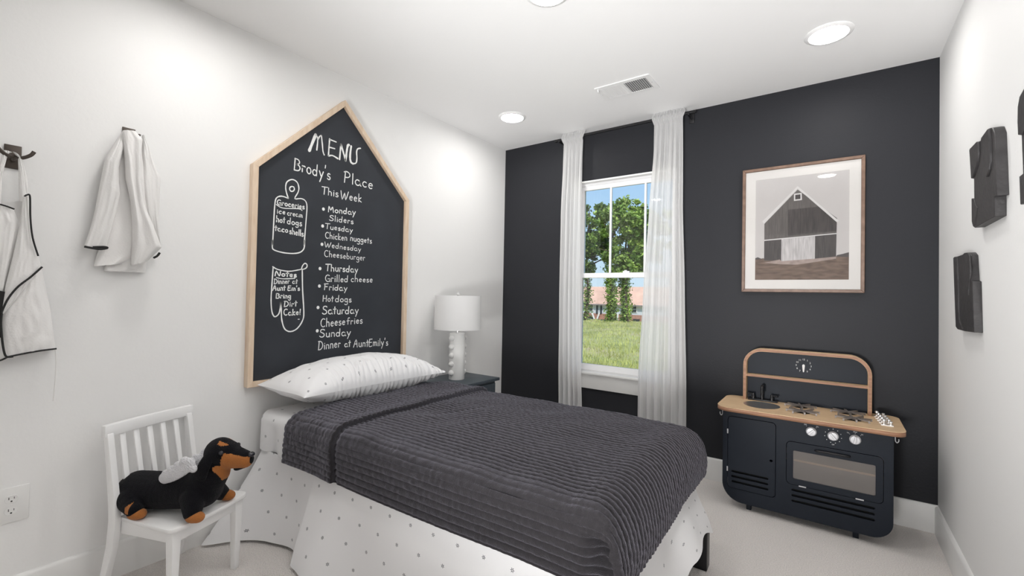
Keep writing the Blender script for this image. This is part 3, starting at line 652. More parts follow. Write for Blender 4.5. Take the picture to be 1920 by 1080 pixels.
layer([(235, 240), (450, 235), (556, 328), (556, 415), (235, 430)], 3)
layer([(50, 312), (300, 75), (573, 345), (558, 352), (300, 92), (64, 330)], 1)
layer([(66, 455), (192, 450), (190, 605), (66, 603)], 3)
layer([(420, 440), (558, 435), (556, 610), (420, 605)], 3)
layer([(66, 450), (558, 428), (558, 434), (66, 458)], 1)
layer([(190, 452), (420, 442), (420, 600), (190, 612)], 4)
layer([(275, 128), (328, 126), (330, 178), (275, 180)], 1)
layer([(284, 137), (319, 136), (320, 169), (284, 170)], 3)
layer([(66, 620), (180, 600), (190, 612), (420, 600), (556, 590), (556, 605), (450, 620), (300, 640), (180, 634)], 7)
finish('print', pm.mesh('print', merge=False), [P_SKY, P_ROOF, P_BARN, P_DARK, P_DOOR, P_GND, P_TREE, P_PATH], pt)
obj('glazing', MB().box((PX0+.012, -.0185, PZ0+.012), (PX1-.012, -.0165, PZ1-.012)), PGLASS, pt)

# ------------------------------------------------------------------ wooden reliefs on the right wall
t = thing('wall_relief', 'black wooden relief block, the middle and largest on the right wall', 'wall decor', (2.79, -0.946, 1.623))
obj('relief_base', MB().prism([(-0.78, 1.747), (-0.792, 1.75), (-0.89, 1.744), (-0.941, 1.735), (-0.945, 1.743), (-1.022, 1.749), (-1.054, 1.743), (-1.085, 1.733), (-1.106, 1.708), (-1.118, 1.619), (-1.131, 1.506), (-1.105, 1.508), (-1.106, 1.445), (-0.863, 1.442), (-0.837, 1.45), (-0.819, 1.471), (-0.815, 1.557), (-0.855, 1.548), (-0.851, 1.621), (-0.806, 1.633)], 0, 2.763, 2.79), BLKWOOD, t, bevel=.0015, seg=1)
obj('raised_layer', MB().prism([(-0.813, 1.737), (-0.828, 1.74), (-0.916, 1.739), (-0.933, 1.733), (-0.937, 1.693), (-0.914, 1.657), (-0.872, 1.632), (-0.847, 1.625)], 0, 2.757, 2.764), BLKWOOD, t, bevel=.001, seg=1)
obj('raised_layer', MB().prism([(-0.987, 1.728), (-1.053, 1.74), (-1.068, 1.737), (-1.076, 1.694), (-1.079, 1.63), (-1.069, 1.604), (-1.041, 1.586), (-1.007, 1.597), (-0.994, 1.652)], 0, 2.757, 2.764), BLKWOOD, t, bevel=.001, seg=1)
obj('raised_layer', MB().prism([(-0.835, 1.552), (-0.864, 1.547), (-0.879, 1.525), (-0.909, 1.507), (-0.872, 1.448), (-0.849, 1.467)], 0, 2.76, 2.764), BLKWOOD, t, bevel=.001, seg=1)

t = thing('wall_relief', 'narrow black wooden relief block, lowest on the right wall', 'wall decor', (2.79, -0.656, 1.25))
obj('relief_base', MB().prism([(-0.491, 1.363), (-0.505, 1.366), (-0.569, 1.363), (-0.655, 1.363), (-0.685, 1.367), (-0.738, 1.364), (-0.77, 1.351), (-0.791, 1.255), (-0.817, 1.251), (-0.838, 1.065), (-0.696, 1.062), (-0.573, 1.063), (-0.54, 1.072), (-0.518, 1.189)], 0, 2.766, 2.79), BLKWOOD, t, bevel=.0015, seg=1)
obj('raised_layer', MB().prism([(-0.521, 1.36), (-0.583, 1.361), (-0.601, 1.261), (-0.611, 1.152), (-0.628, 1.099), (-0.689, 1.068), (-0.604, 1.065), (-0.575, 1.073), (-0.55, 1.189)], 0, 2.761, 2.767), BLKWOOD, t, bevel=.001, seg=1)
obj('raised_layer', MB().prism([(-0.694, 1.354), (-0.758, 1.361), (-0.788, 1.349), (-0.803, 1.286), (-0.787, 1.256), (-0.774, 1.228), (-0.767, 1.201), (-0.739, 1.215), (-0.709, 1.291)], 0, 2.762, 2.767), BLKWOOD, t, bevel=.001, seg=1)

t = thing('wall_relief', 'black wooden relief block cut by the right edge of the photo', 'wall decor', (2.79, -1.376, 1.606))
obj('relief_base', MB().prism([(-1.296, 1.645), (-1.291, 1.682), (-1.293, 1.725), (-1.308, 1.749), (-1.345, 1.758), (-1.379, 1.753), (-1.565, 1.689), (-1.58, 1.538), (-1.58, 1.366), (-1.341, 1.444), (-1.316, 1.445), (-1.307, 1.526), (-1.338, 1.527), (-1.326, 1.635)], 0, 2.77, 2.79), BLKWOOD, t, bevel=.0015, seg=1)
obj('raised_layer', MB().prism([(-1.319, 1.639), (-1.315, 1.676), (-1.317, 1.718), (-1.331, 1.741), (-1.367, 1.75), (-1.438, 1.725), (-1.429, 1.665), (-1.381, 1.647), (-1.351, 1.629)], 0, 2.765, 2.771), BLKWOOD, t, bevel=.001, seg=1)
obj('raised_layer', MB().prism([(-1.326, 1.521), (-1.358, 1.523), (-1.443, 1.518), (-1.443, 1.436), (-1.334, 1.443)], 0, 2.766, 2.771), BLKWOOD, t, bevel=.001, seg=1)


# ------------------------------------------------------------------ curtains and rod
rod = thing('curtain_rod', 'thin black curtain rod under the ceiling above the window', 'curtain rod', (1.08, -.08, 2.395))
obj('rod', MB().tube([(.565, -.08, 2.395), (1.592, -.08, 2.395)], .0085, 12), BLACKM, rod)
for x, s in ((.565, -1), (1.592, 1)):
    obj('finial', MB().lathe([(.0105, 0), (.0125, s*.006), (.0125, s*.014), (.008, s*.018), (.0001, s*.019)], (x, -.08, 2.395), 14, axis=0), BLACKM, rod)
for x in (.592, 1.568):
    obj('bracket', MB().box((x-.018, -.008, 2.352), (x+.018, 0, 2.412)).box((x-.006, -.088, 2.378), (x+.006, -.006, 2.388)).box((x-.006, -.094, 2.378), (x+.006, -.088, 2.402)), BLACKM, rod, bevel=.002)
def curtain(label, rows, nf, seed):
    t = thing('curtain', label, 'curtain', (sum(rows[-1][1:3])/2, -.08, .01), group='sheer curtains at the window')
    def fn(u, v, off=0):
        z = 2.438-v*(2.438-.012)
        x0, x1 = pwl(rows, z) if False else rowz(rows, z)
        x = lerp(x0, x1, u)
        a = .013*sstep(2.1, 2.37, 4.47-z)+.005
        s = sin(u*pi*2*nf+seed+.5*sin(z*1.4+seed))*.8+.2*sin(u*pi*2*nf*2.3+seed*2+z*.8)
        y = -.083+a*s+.004*noise.noise(Vector((u*9, z*3, seed)))
        if z > 2.36:                     # gathered rod pocket and ruffle
            k = sstep(2.36, 2.375, z)*(1-sstep(2.412, 2.42, z)); r_ = sin(u*pi*2*nf*3+seed)*.004
            y = lerp(y, -.099+r_ if off == 0 else -.064+r_, k)
            if z > 2.412: y = -.083+.012*sin(u*pi*2*nf*3.2+seed)+.006*sin(u*61+seed)
            z += .005*sin(u*47+seed)*sstep(2.42, 2.438, z)
        return (x, y, min(z, 2.4385))
    ngrid('curtain_panel', fn, 260, 150, None, SHEER, t)
    hem = ngrid('curtain_hem', lambda u, v: (lambda p: (p[0], p[1]-.002, .015+v*.09))(fn(u, .965+.035*(1-v))), 200, 6, None, SHEER, t)
    return t
def rowz(rows, z):
    """rows of (z, x0, x1) from top to bottom"""
    r_ = sorted(rows)
    return pwl(r_, z)
curtain('white sheer curtain panel on the left side of the window', [(2.44, .618, .818), (2.405, .612, .812), (2.36, .628, .795), (2.2, .622, .79), (1.8, .608, .788), (1.2, .604, .79), (.6, .606, .808), (.34, .612, .818), (0, .612, .82)], 5, .7)
curtain('wide white sheer curtain panel on the right side of the window', [(2.44, 1.332, 1.545), (2.405, 1.325, 1.548), (2.36, 1.338, 1.530), (2.2, 1.335, 1.532), (1.8, 1.308, 1.535), (1.2, 1.275, 1.555), (.6, 1.248, 1.572), (.34, 1.25, 1.575), (0, 1.25, 1.578)], 6, 2.1)
# ------------------------------------------------------------------ toy kitchen
kt = thing('toy_kitchen', 'black toy kitchen with a birch counter standing before the charcoal wall', 'toy kitchen', (2.215, -.2, 0))
KX0, KX1, KZ0, KZ1, KF = 1.847, 2.588, .040, .545, -.355
KB = -.045
def slotp(x0, x1, z, h=.012): return rrect(x0, z-h/2, x1, z+h/2, h*.49, 4)
slots_l = [slotp(1.893, 2.074, z) for z in (.206, .178, .150)]
slots_r = [slotp(2.180, 2.520, z) for z in (.178, .150, .122)]
DX0, DX1, DZ0, DZ1 = 1.872, 2.108, .112, .512
OX0, OX1, OZ0, OZ1 = 2.155, 2.552, .205, .430
plate('front_panel', rrect(KX0, KZ0, KX1, KZ1, [.10, .085, .002, .002], 10),
      [rrect(DX0, DZ0, DX1, DZ1, .02, 5), rrect(OX0, OZ0, OX1, OZ1, .022, 5)]+slots_r, KF, KF+.012, 1, KBODY, kt, bevel=.0008)
obj('carcass', MB().prism(rrect(KX0+.004, KZ0+.004, KX1-.004, KZ1, [.098, .083, .002, .002], 10), 1, KB-.008, KB)
    .box((KX0+.004, KF+.012, .14), (KX0+.014, KB-.008, KZ1)).box((KX1-.014, KF+.012, .125), (KX1-.004, KB-.008, KZ1))
    .box((2.126, KF+.012, KZ0+.02), (2.136, KB-.008, KZ1-.1)).box((1.95, KF+.012, KZ0+.008), (2.50, KB-.008, KZ0+.016)), KBODY, kt)
obj('slot_shade_panel', MB().box((KX0+.03, KF+.020, .095), (2.124, KF+.023, .24)).box((2.140, KF+.020, .095), (2.56, KF+.023, .203)), KSLOT, kt)  # black sheets added behind the slots to stand in for the shade inside
g = .0022
dr = plate('cupboard_door', rrect(DX0+g, DZ0+g, DX1-g, DZ1-g, .019, 5), slots_l+[[(2.086+.007*cos(k*pi/8), .306+.007*sin(k*pi/8)) for k in range(16)]], KF-.001, KF+.010, 1, KBODY, kt, bevel=.0008)
for z in (.215, .425): obj('hinge', MB().box((DX0-.003, KF-.0035, z-.013), (DX0+.004, KF-.001, z+.013)), SILVERP, dr, bevel=.0006, seg=1)
od = plate('oven_door', rrect(OX0+g, OZ0+g, OX1-g, OZ1-g, .021, 5), [rrect(2.186, .238, 2.522, .396-.012, .006, 3)], KF-.001, KF+.010, 1, KBODY, kt, bevel=.0008)
obj('oven_window', MB().box((2.184, KF+.003, .236), (2.524, KF+.0055, .386)), OGLASS, od)
for x in (2.228, 2.462): obj('hinge', MB().box((x-.016, KF-.0035, OZ0-.002), (x+.016, KF-.001, OZ0+.004)), SILVERP, od, bevel=.0006, seg=1)
obj('door_handle', MB().tube(smoothpath([(2.282, KF, .404), (2.292, KF-.016, .407), (2.352, KF-.020, .409), (2.412, KF-.016, .407), (2.422, KF, .404)]), .0055, 8), BLACKM, od)
obj('oven_shelf', MB().box((2.140, KF+.04, .318), (2.572, KB-.01, .328)), BIRCH, kt)
obj('oven_lining', MB().box((2.137, KB-.014, .07), (2.574, KB-.010, .44)), pmat('oven_back', (.30, .27, .26), .8, noise_s=30, noise_a=.1), kt)
for x in (1.977, 2.449):
    obj('leg', MB().box((x-.012, -.322, 0), (x+.012, -.298, KZ0+.010)), KBODY, kt, bevel=.002)
    obj('leg', MB().box((x-.012, -.10, 0), (x+.012, -.076, KZ0+.010)), KBODY, kt, bevel=.002)
# counter of three plies: pale top with dark edge
CO = rrect(1.815, -.405, 2.632, -.028, [.075, .055, .05, .06], 8)
SC = (2.022, -.215)
hole = [(SC[0]+.092*cos(k*pi/16), SC[1]+.098*sin(k*pi/16)) for k in range(32)]
BUR = [(2.205, -.125), (2.222, -.262), (2.418, -.125), (2.438, -.262)]
bh = [[(x+.034*cos(k*pi/12), y+.030*sin(k*pi/12)) for k in range(24)] for x, y in BUR]
ct = plate('counter_top', CO, [hole]+bh, .5655, .5685, 2, BIRCH, kt)
plate('counter_core', CO, [hole], .5455, .5654, 2, PLYEDGE, kt)
obj('sink_basin', MB().lathe([(.0925, .0), (.0925, -.004), (.088, -.022), (.062, -.045), (.0001, -.050)], (SC[0], SC[1], .5685), 36), CHROME, kt)
obj('drain', MB().lathe([(.012, 0), (.012, .002), (.0001, .0025)], (SC[0], SC[1], .5195), 14), SILVERP, kt)
fa = obj('faucet_base', MB().box((1.938, -.112, .5685), (2.092, -.086, .5785)), BLACKM, kt, bevel=.003)
obj('spout', MB().tube(smoothpath([(2.012, -.098, .575), (2.012, -.098, .625), (2.014, -.112, .655), (2.016, -.140, .655), (2.017, -.150, .622)]), [.0085]*24+[.010], 12), BLACKM, fa)
for x, s in ((1.966, -1), (2.062, 1)):
    obj('tap_handle', MB().lathe([(.010, 0), (.009, .018), (.0065, .024), (.0065, .034), (.0001, .036)], (x, -.098, .577), 12).tube([(x, -.098, .605), (x+s*.032, -.108, .608)], [.004, .0055], 8), BLACKM, fa)
for x, y in BUR:
    b_ = obj('burner_pan', MB().lathe([(.034, 0), (.030, -.006), (.0001, -.008)], (x, y, .567), 24), KSLOT, kt)
gm = None
for i, (x, y) in enumerate(BUR):
    gr = MB().lathe([(.010, .000), (.010, .008), (.0085, .010), (.0001, .0105)], (0, 0, .002), 12)
    for k in range(4):
        a = k*pi/4+.2; L_ = .074 if k != 2 else .058
        ca, sa = cos(a), sin(a); q = .0042
        for s in (1, -1):
            p = [(s*ca*.004-sa*q, s*sa*.004+ca*q), (s*ca*.004+sa*q, s*sa*.004-ca*q), (s*ca*L_+sa*q, s*sa*L_*.92-ca*q), (s*ca*L_-sa*q, s*sa*L_*.92+ca*q)]
            gr.prism(p, 2, .006, .0125)
            gr.box((s*ca*L_-.0035, s*sa*L_*.92-.0035, 0), (s*ca*L_+.0035, s*sa*L_*.92+.0035, .0125))
    if gm is None:
        gm = gr.mesh('pan_grate', merge=False); gm.materials.append(GRATE); gm.shade_flat()
    o = bpy.data.objects.new('pan_grate', gm); o.location = (x, y, .5685); link(o, kt)
# dials
def text(name, s, size, loc, mat, parent, rot=(pi/2, 0, 0)):
    cu = bpy.data.curves.new('t', 'FONT'); cu.body = s; cu.size = size; cu.align_x = 'CENTER'; cu.align_y = 'CENTER'; cu.extrude = .0002; cu.resolution_u = 2
    t = bpy.data.objects.new('t', cu); t.location = loc; t.rotation_euler = rot; C.objects.link(t); bpy.context.view_layer.update()
    me = bpy.data.meshes.new_from_object(t.evaluated_get(bpy.context.evaluated_depsgraph_get())); me.transform(t.matrix_world)
    bpy.data.objects.remove(t); bpy.data.curves.remove(cu); return finish(name, me, mat, parent)
PRINT = pmat('white_print', (.75, .75, .75), .6)
for (x, z, ang) in ((2.264, .497, 48), (2.355, .492, 128), (2.443, .492, 82)):
    kn = obj('dial_knob', MB().lathe([(.0235, 0), (.0235, -.003), (.0215, -.006), (.0195, -.007), (.0185, -.012), (.0001, -.0125)], (x, KF, z), 32, axis=1), SILVERP, kt)
    a = radians(ang); c_, s_ = cos(a), sin(a)
    pr = [(x+c_*.018-s_*.0042, z+s_*.018+c_*.0042), (x-c_*.018-s_*.0042, z-s_*.018+c_*.0042), (x-c_*.018+s_*.0042, z-s_*.018-c_*.0042), (x+c_*.018+s_*.0042, z+s_*.018-c_*.0042)]
    obj('grip', MB().prism(pr, 1, KF-.020, KF-.011), SILVERP, kn, bevel=.001, seg=1)
dots = MB()
for k in range(11):
    a = radians(90-k*30) if k < 6 else radians(90-(k+1)*30)
    a = radians(90-k*32.7); x, z = 2.355+.0345*cos(a), .492+.0345*sin(a)
    dots.box((x-.0016, KF-.0006, z-.0016), (x+.0016, KF+.0002, z+.0016))
obj('dial_marks', dots, PRINT, kt)
text('dial_word', 'Off', .008, (2.355, KF-.0004, .449), PRINT, kt)
for s, x, z in (('Off', 2.238, .528), ('On', 2.290, .526), ('Lo', 2.415, .521), ('Med', 2.443, .529), ('Hi', 2.470, .521)):
    text('dial_word', s, .0085, (x, KF-.0004, z), PRINT, kt)
    cx = 2.264 if x < 2.35 else 2.443; d = Vector((cx-x, 0, .495-z)).normalized()
    obj('dial_mark', MB().tube([Vector((x, KF-.0004, z))+d*.006, Vector((x, KF-.0004, z))+d*.010], .0007, 5), PRINT, kt)
# arch with shelf and backboard
def arch(x0, x1, z0, z1, r, n=10):
    return [(x0, z0)]+[(x0+r-r*cos(pi/2*k/n), z1-r+r*sin(pi/2*k/n)) for k in range(n+1)]+[(x1-r+r*sin(pi/2*k/n), z1-r+r*cos(pi/2*k/n)) for k in range(n+1)]+[(x1, z0)]
AX0, AX1, AZ = 1.912, 2.520, .878
T = .0165
oA = arch(AX0, AX1, .5685, AZ, .100); iA = arch(AX0+T, AX1-T, .5685, AZ-T, .084)
am = MB(); AY0, AY1 = -.112, -.048
n_ = len(oA)
vs = []
for (a, b) in zip(oA, iA): vs += [(a[0], AY0, a[1]), (b[0], AY0, b[1]), (b[0], AY1, b[1]), (a[0], AY1, a[1])]
am.add(vs, [(4*i+k, 4*i+(k+1) % 4, 4*i+4+(k+1) % 4, 4*i+4+k) for i in range(n_-1) for k in range(4)]+[(0, 1, 2, 3), (4*n_-4, 4*n_-3, 4*n_-2, 4*n_-1)], 0)
am.mi = [1 if (i % 4) in (0,) else 0 for i in range(len(am.f))]
hp = finish('hoop_arch', am.mesh('hoop_arch', bevel=.001, seg=1), [BIRCH, PLYEDGE], kt, smooth=40)
sm = MB().box((AX0+T, -.110, .709), (AX1-T, -.048, .721))
sm.mi = [1 if i == 2 else 0 for i in range(6)]
obj('hoop_shelf', sm, [BIRCH, PLYEDGE], kt)
obj('back_board', MB().prism(arch(AX0+T-.002, AX1-T+.002, .5685, AZ-T+.002, .084), 1, -.056, -.051), KBODY, kt)
cx, cz, cr_ = 2.215, .7935, .036
for k in range(1, 13):
    if k == 6: continue
    a = radians(90-30*k); text('clock_numeral', str(k), .0135, (cx+cr_*cos(a), -.0565, cz+cr_*sin(a)), PRINT, kt)
obj('clock_hand', MB().prism([(cx-.0065, cz+.002), (cx-.0055, cz-.012), (cx-.003, cz-.034), (cx, cz-.037), (cx+.003, cz-.034), (cx+.0055, cz-.012), (cx+.0065, cz+.002), (cx+.004, cz+.0075), (cx, cz+.009), (cx-.004, cz+.0075)], 1, -.062, -.0575), PRINT, kt, bevel=.0005, seg=1)
for x, s in ((KX0, -1), (KX1, 1)):
    obj('utensil_hook', MB().tube(smoothpath([(x, -.335, .538), (x+s*.006, -.335, .530), (x+s*.007, -.335, .512), (x+s*.013, -.335, .504), (x+s*.019, -.335, .512), (x+s*.019, -.335, .522)]), .0022, 8).lathe([(.006, 0), (.006, s*.002), (.0001, s*.0025)], (x, -.335, .536), 12, axis=0), SILVERP, kt)
for k in range(5):      # ladder of chrome studs at the right end of the counter
    y = -.105-k*.046; x = 2.552+k*.004
    bs = obj('chrome_stud', MB().box((x-.024, y-.010, .5685), (x+.024, y+.010, .5725)).lathe([(.0085, 0), (.0085, .004), (.004, .007), (.004, .014), (.0085, .018), (.0075, .025), (.0001, .028)], (x-.012, y, .5725), 14)
        .lathe([(.0085, 0), (.0085, .004), (.004, .007), (.004, .010), (.0075, .013), (.0065, .018), (.0001, .020)], (x+.014, y, .5725), 14), CHROME, kt, smooth=30)

# ------------------------------------------------------------------ nightstand and lamp
nt_ = thing('nightstand', 'dark blue-black nightstand between the bed and the charcoal wall', 'nightstand', (.19, -.76, 0))
NX, NY0, NY1, NZ = .382, -.985, -.527, .567
obj('table_top', MB().box((.005, NY0, NZ-.020), (NX, NY1, NZ)), NSTAND, nt_, bevel=.002)
obj('body', MB().box((.012, NY0+.018, .14), (NX-.030, NY1-.018, NZ-.020)), NSTAND, nt_, bevel=.001)
for z0, z1 in ((.16, .335), (.35, .53)):
    d_ = obj('drawer', MB().box((NX-.030, NY0+.03, z0), (NX-.016, NY1-.03, z1)), NSTAND, nt_, bevel=.002)
    obj('knob', MB().lathe([(.006, 0), (.006, .010), (.013, .018), (.011, .026), (.0001, .028)], (NX-.016, -.763, (z0+z1)/2), 16, axis=0), BLACKM, d_)
for x in (.03, NX-.06):
    for y in (NY0+.04, NY1-.04): obj('leg', MB().box((x-.015, y-.015, 0), (x+.015, y+.015, .14)), NSTAND, nt_, bevel=.002)
lp = thing('table_lamp', 'white table lamp with a beaded column and drum shade on the nightstand', 'lamp', (.185, -.775, NZ))
lx, ly = .185, -.775
obj('lamp_column', MB().lathe([(.0545, 0), (.0555, .003), (.0555, .322), (.0535, .326), (.02, .328), (.0001, .328)], (lx, ly, NZ), 40), CERAMIC, lp)
vd = math.atan2(-3.134-ly, 2.353-lx)
bead = None
for col in range(2):
    a = vd-radians(43)+col*radians(165)
    for k in range(5):
        if bead is None:
            bead = MB().sphere((0, 0, 0), .0205, 20).mesh('bead'); bead.materials.append(CERAMIC); bead.shade_smooth()
        o = bpy.data.objects.new('bead', bead); o.location = (lx+.056*cos(a), ly+.056*sin(a), NZ+.048+k*.0605); link(o, lp)
obj('lamp_neck', MB().lathe([(.010, .326), (.010, .345), (.016, .348), (.016, .365), (.006, .368), (.006, .590), (.0001, .590)], (lx, ly, NZ), 16), CHROME, lp)
sh = []
prof = [(.166, .352), (.162, .588)]
ss_ = MB().lathe([(.1665, .352), (.1625, .590), (.1605, .590), (.1645, .352)], (lx, ly, NZ), 56)
ss_.f = [f for f in ss_.f if len(f) == 4]; ss_.mi = [0]*len(ss_.f)
ss_.f += [(3*56+j, 3*56+(j+1) % 56, (j+1) % 56, j) for j in range(56)]; ss_.mi += [0]*56
obj('lamp_shade', ss_, sheer_mat('shade_cloth', (.88, .88, .88), 0, .35), lp, smooth=30)
obj('shade_spider', MB().tube([(lx-.16, ly, NZ+.582), (lx+.16, ly, NZ+.582)], .0018, 6).tube([(lx, ly-.16, NZ+.582), (lx, ly+.16, NZ+.582)], .0018, 6), CHROME, lp)
obj('finial', MB().lathe([(.004, .588), (.011, .592), (.012, .600), (.006, .604), (.007, .612), (.0001, .616)], (lx, ly, NZ), 16), WHITEP, lp)

# ------------------------------------------------------------------ child's chair
CA = radians(21)
ch = thing('child_chair', "white wooden child's chair with a slatted back holding the plush dog", 'chair', (.262, -2.428, 0), CA)
def lobj(name, mb, mat, parent, **k): return obj(name, mb, mat, parent, world=False, **k)
SW, SD, SZ = .332, .29, .309     # seat width (y), depth (x), height; +x is the front
def seat_poly():
    x0, x1, y = -SD/2, SD/2, SW/2
    out = [(x0, -y+.022), (x0, y-.022)]
    out += [(x1-.03+.03*sin(a), y-.03+.03*cos(a)) for a in [radians(15*k) for k in range(7)]]
    out += [(x1+.008*cos(t*pi/2), -t*(y-.03)) for t in (.5, 0, -.5)][::-1]
    out += [(x1-.03+.03*cos(a), -y+.03-.03*sin(a)) for a in [radians(15*k) for k in range(7)]]
    return out
lobj('seat', MB().prism(seat_poly(), 2, SZ-.016, SZ), WHITEP, ch, bevel=.004)
lobj('apron_front', MB().box((SD/2-.040, -SW/2+.045, SZ-.062), (SD/2-.022, SW/2-.045, SZ-.016)), WHITEP, ch, bevel=.001)
for s in (-1, 1): lobj('apron_side', MB().box((-SD/2+.01, s*(SW/2-.032)-.009, SZ-.062), (SD/2-.045, s*(SW/2-.032)+.009, SZ-.016)), WHITEP, ch, bevel=.001)
lobj('apron_rear', MB().box((-SD/2+.002, -SW/2+.03, SZ-.062), (-SD/2+.020, SW/2-.03, SZ-.016)), WHITEP, ch, bevel=.001)
for s in (-1, 1):
    y = s*(SW/2-.032)
    m_ = MB(); x = SD/2-.034
    m_.add([(x-.011, y-.011, 0), (x+.011, y-.011, 0), (x+.011, y+.011, 0), (x-.011, y+.011, 0), (x-.017, y-.017, SZ-.016), (x+.017, y-.017, SZ-.016), (x+.017, y+.017, SZ-.016), (x-.017, y+.017, SZ-.016)],
           [(0,3,2,1),(4,5,6,7),(0,1,5,4),(1,2,6,5),(2,3,7,6),(3,0,4,7)])
    lobj('leg', m_, WHITEP, ch, bevel=.002)
    # sabre-shaped back post running from floor to top rail
    pr = [(-.205, 0, .026), (-.180, .10, .029), (-.155, .20, .034), (-.145, .30, .036), (-.150, .36, .034), (-.168, .48, .027), (-.188, .60, .023), (-.192, .618, .023)]
    pts = [(p[0]-p[2]/2, p[1]) for p in pr]+[(p[0]+p[2]/2, p[1]) for p in pr][::-1]
    yo = s*(SW/2-.010)
    m_ = MB(); k = len(pr)
    for q, (px_, z, w_) in enumerate(pr): m_.v += [(px_-w_/2, yo-.011, z), (px_+w_/2, yo-.011, z), (px_+w_/2, yo+.011, z), (px_-w_/2, yo+.011, z)]
    m_.f = [(4*q+a, 4*q+(a+1) % 4, 4*q+4+(a+1) % 4, 4*q+4+a) for q in range(k-1) for a in range(4)]+[(0, 3, 2, 1), (4*k-4, 4*k-3, 4*k-2, 4*k-1)]; m_.mi = [0]*len(m_.f)
    lobj('back_post', m_, WHITEP, ch, bevel=.002)
# crest rail, curved slightly
m_ = MB(); k = 13
for q in range(k):
    t = q/(k-1)*2-1; y = t*(SW/2+.008); x = -.192-.012*(1-t*t)
    m_.v += [(x-.012, y, .606), (x+.012, y, .606), (x+.010, y, .650), (x-.012, y, .650)]
m_.f = [(4*q+a, 4*q+(a+1) % 4, 4*q+4+(a+1) % 4, 4*q+4+a) for q in range(k-1) for a in range(4)]+[(0, 3, 2, 1), (4*k-4, 4*k-3, 4*k-2, 4*k-1)]; m_.mi = [0]*len(m_.f)
lobj('top_rail', m_, WHITEP, ch, bevel=.003)
lobj('lower_rail', MB().box((-.160, -SW/2+.012, .335), (-.144, SW/2-.012, .360)), WHITEP, ch, bevel=.002)
for q in range(5):
    y = -.105+q*.0525; t = y/(SW/2)
    m_ = MB(); xb, xt = -.152, -.192-.012*(1-t*t)
    m_.add([(xb-.005, y-.010, .355), (xb+.005, y-.010, .355), (xb+.005, y+.010, .355), (xb-.005, y+.010, .355), (xt-.005, y-.010, .608), (xt+.005, y-.010, .608), (xt+.005, y+.010, .608), (xt-.005, y+.010, .612)],
           [(0,3,2,1),(4,5,6,7),(0,1,5,4),(1,2,6,5),(2,3,7,6),(3,0,4,7)])
    lobj('back_slat', m_, WHITEP, ch, bevel=.0015, seg=1)

# ------------------------------------------------------------------ plush dog
dg = thing('plush_dachshund', 'black and tan plush dachshund with white wings sitting on the chair', 'plush toy', (.275, -2.47, SZ), radians(33))
def blob(parts, vox, sm_=5):
    mb = MB()
    for c, r, sc in parts: mb.sphere(c, r, 20, sc)
    me = mb.mesh('b'); return remesh(me, vox, sm_)
def chain(a, b, ra, rb, n, sc=(1, 1, 1)):
    return [(tuple(lerp(a[i], b[i], k/(n-1)) for i in range(3)), lerp(ra, rb, k/(n-1)), sc) for k in range(n)]
parts = chain((-.148, .0, .072), (-.02, 0, .074), .070, .068, 7)+chain((-.02, 0, .074), (.110, 0, .088), .068, .074, 7)
parts += chain((.110, 0, .092), (.158, 0, .150), .072, .054, 5)+chain((.158, 0, .150), (.176, 0, .215), .052, .052, 5)
parts += chain((.180, 0, .228), (.212, -.002, .224), .056, .048, 4)+chain((.212, -.002, .216), (.284, -.010, .209), .048, .033, 7, (1, .90, 1.0))
parts += chain((-.135, -.045, .055), (-.085, -.082, .034), .046, .028, 4)+chain((-.135, .045, .055), (-.085, .082, .034), .046, .028, 4)
parts += chain((.115, -.050, .070), (.138, -.082, .034), .044, .030, 5)+chain((.110, .050, .070), (.130, .085, .032), .042, .028, 5)
parts += chain((.245, -.004, .186), (.282, -.008, .190), .018, .014, 3, (1, 1.1, .7))
me = blob(parts, .0038, 5)
# tan patches follow the seams: muzzle sides, throat, brows, inner legs
def tanpatch(c):
    x, y, z = c
    if x > .205+(.245-z)*-.35 and .186 < z < .243-(x-.212)*.20 and x < .312 and x > .222-(.186-z)*.0-(.236-z)*.30: return 1
    if x > .185 and .128 < z < .190 and abs(y) < .020+(z-.128)*.6: return 1
    if abs(abs(y)-.027) < .0075 and abs(z-.271) < .007 and x > .190: return 1
    if -.105 < x < -.085 and abs(y) > .060 and z < .050+(x+.105)*.8 and z > .03: return 1
    return 0
me.materials.clear(); me.materials.append(PLUSH); me.materials.append(TAN)
me.polygons.foreach_set('material_index', [tanpatch(p.center) for p in me.polygons])
body = bpy.data.objects.new('body', me); me.shade_smooth(); link(body, dg, world=False)
def lb(name, parts, vox, mat, parent, sm_=4, label=None):
    m = blob(parts, vox, sm_); m.materials.clear(); return finish(name, m, mat, parent, False, True, label)
paw = [((0, 0, 0), .026, (1.25, .95, .82)), ((.012, 0, -.001), .023, (1.1, 1, .85))]
for (x, y, z) in ((-.078, -.083, .021), (.150, -.088, .021), (.142, .093, .021), (-.078, .083, .021)):
    lb('paw', [((x+c[0], y+c[1], z+c[2]), r, s) for c, r, s in paw], .004, TAN, body, label='tan paw')
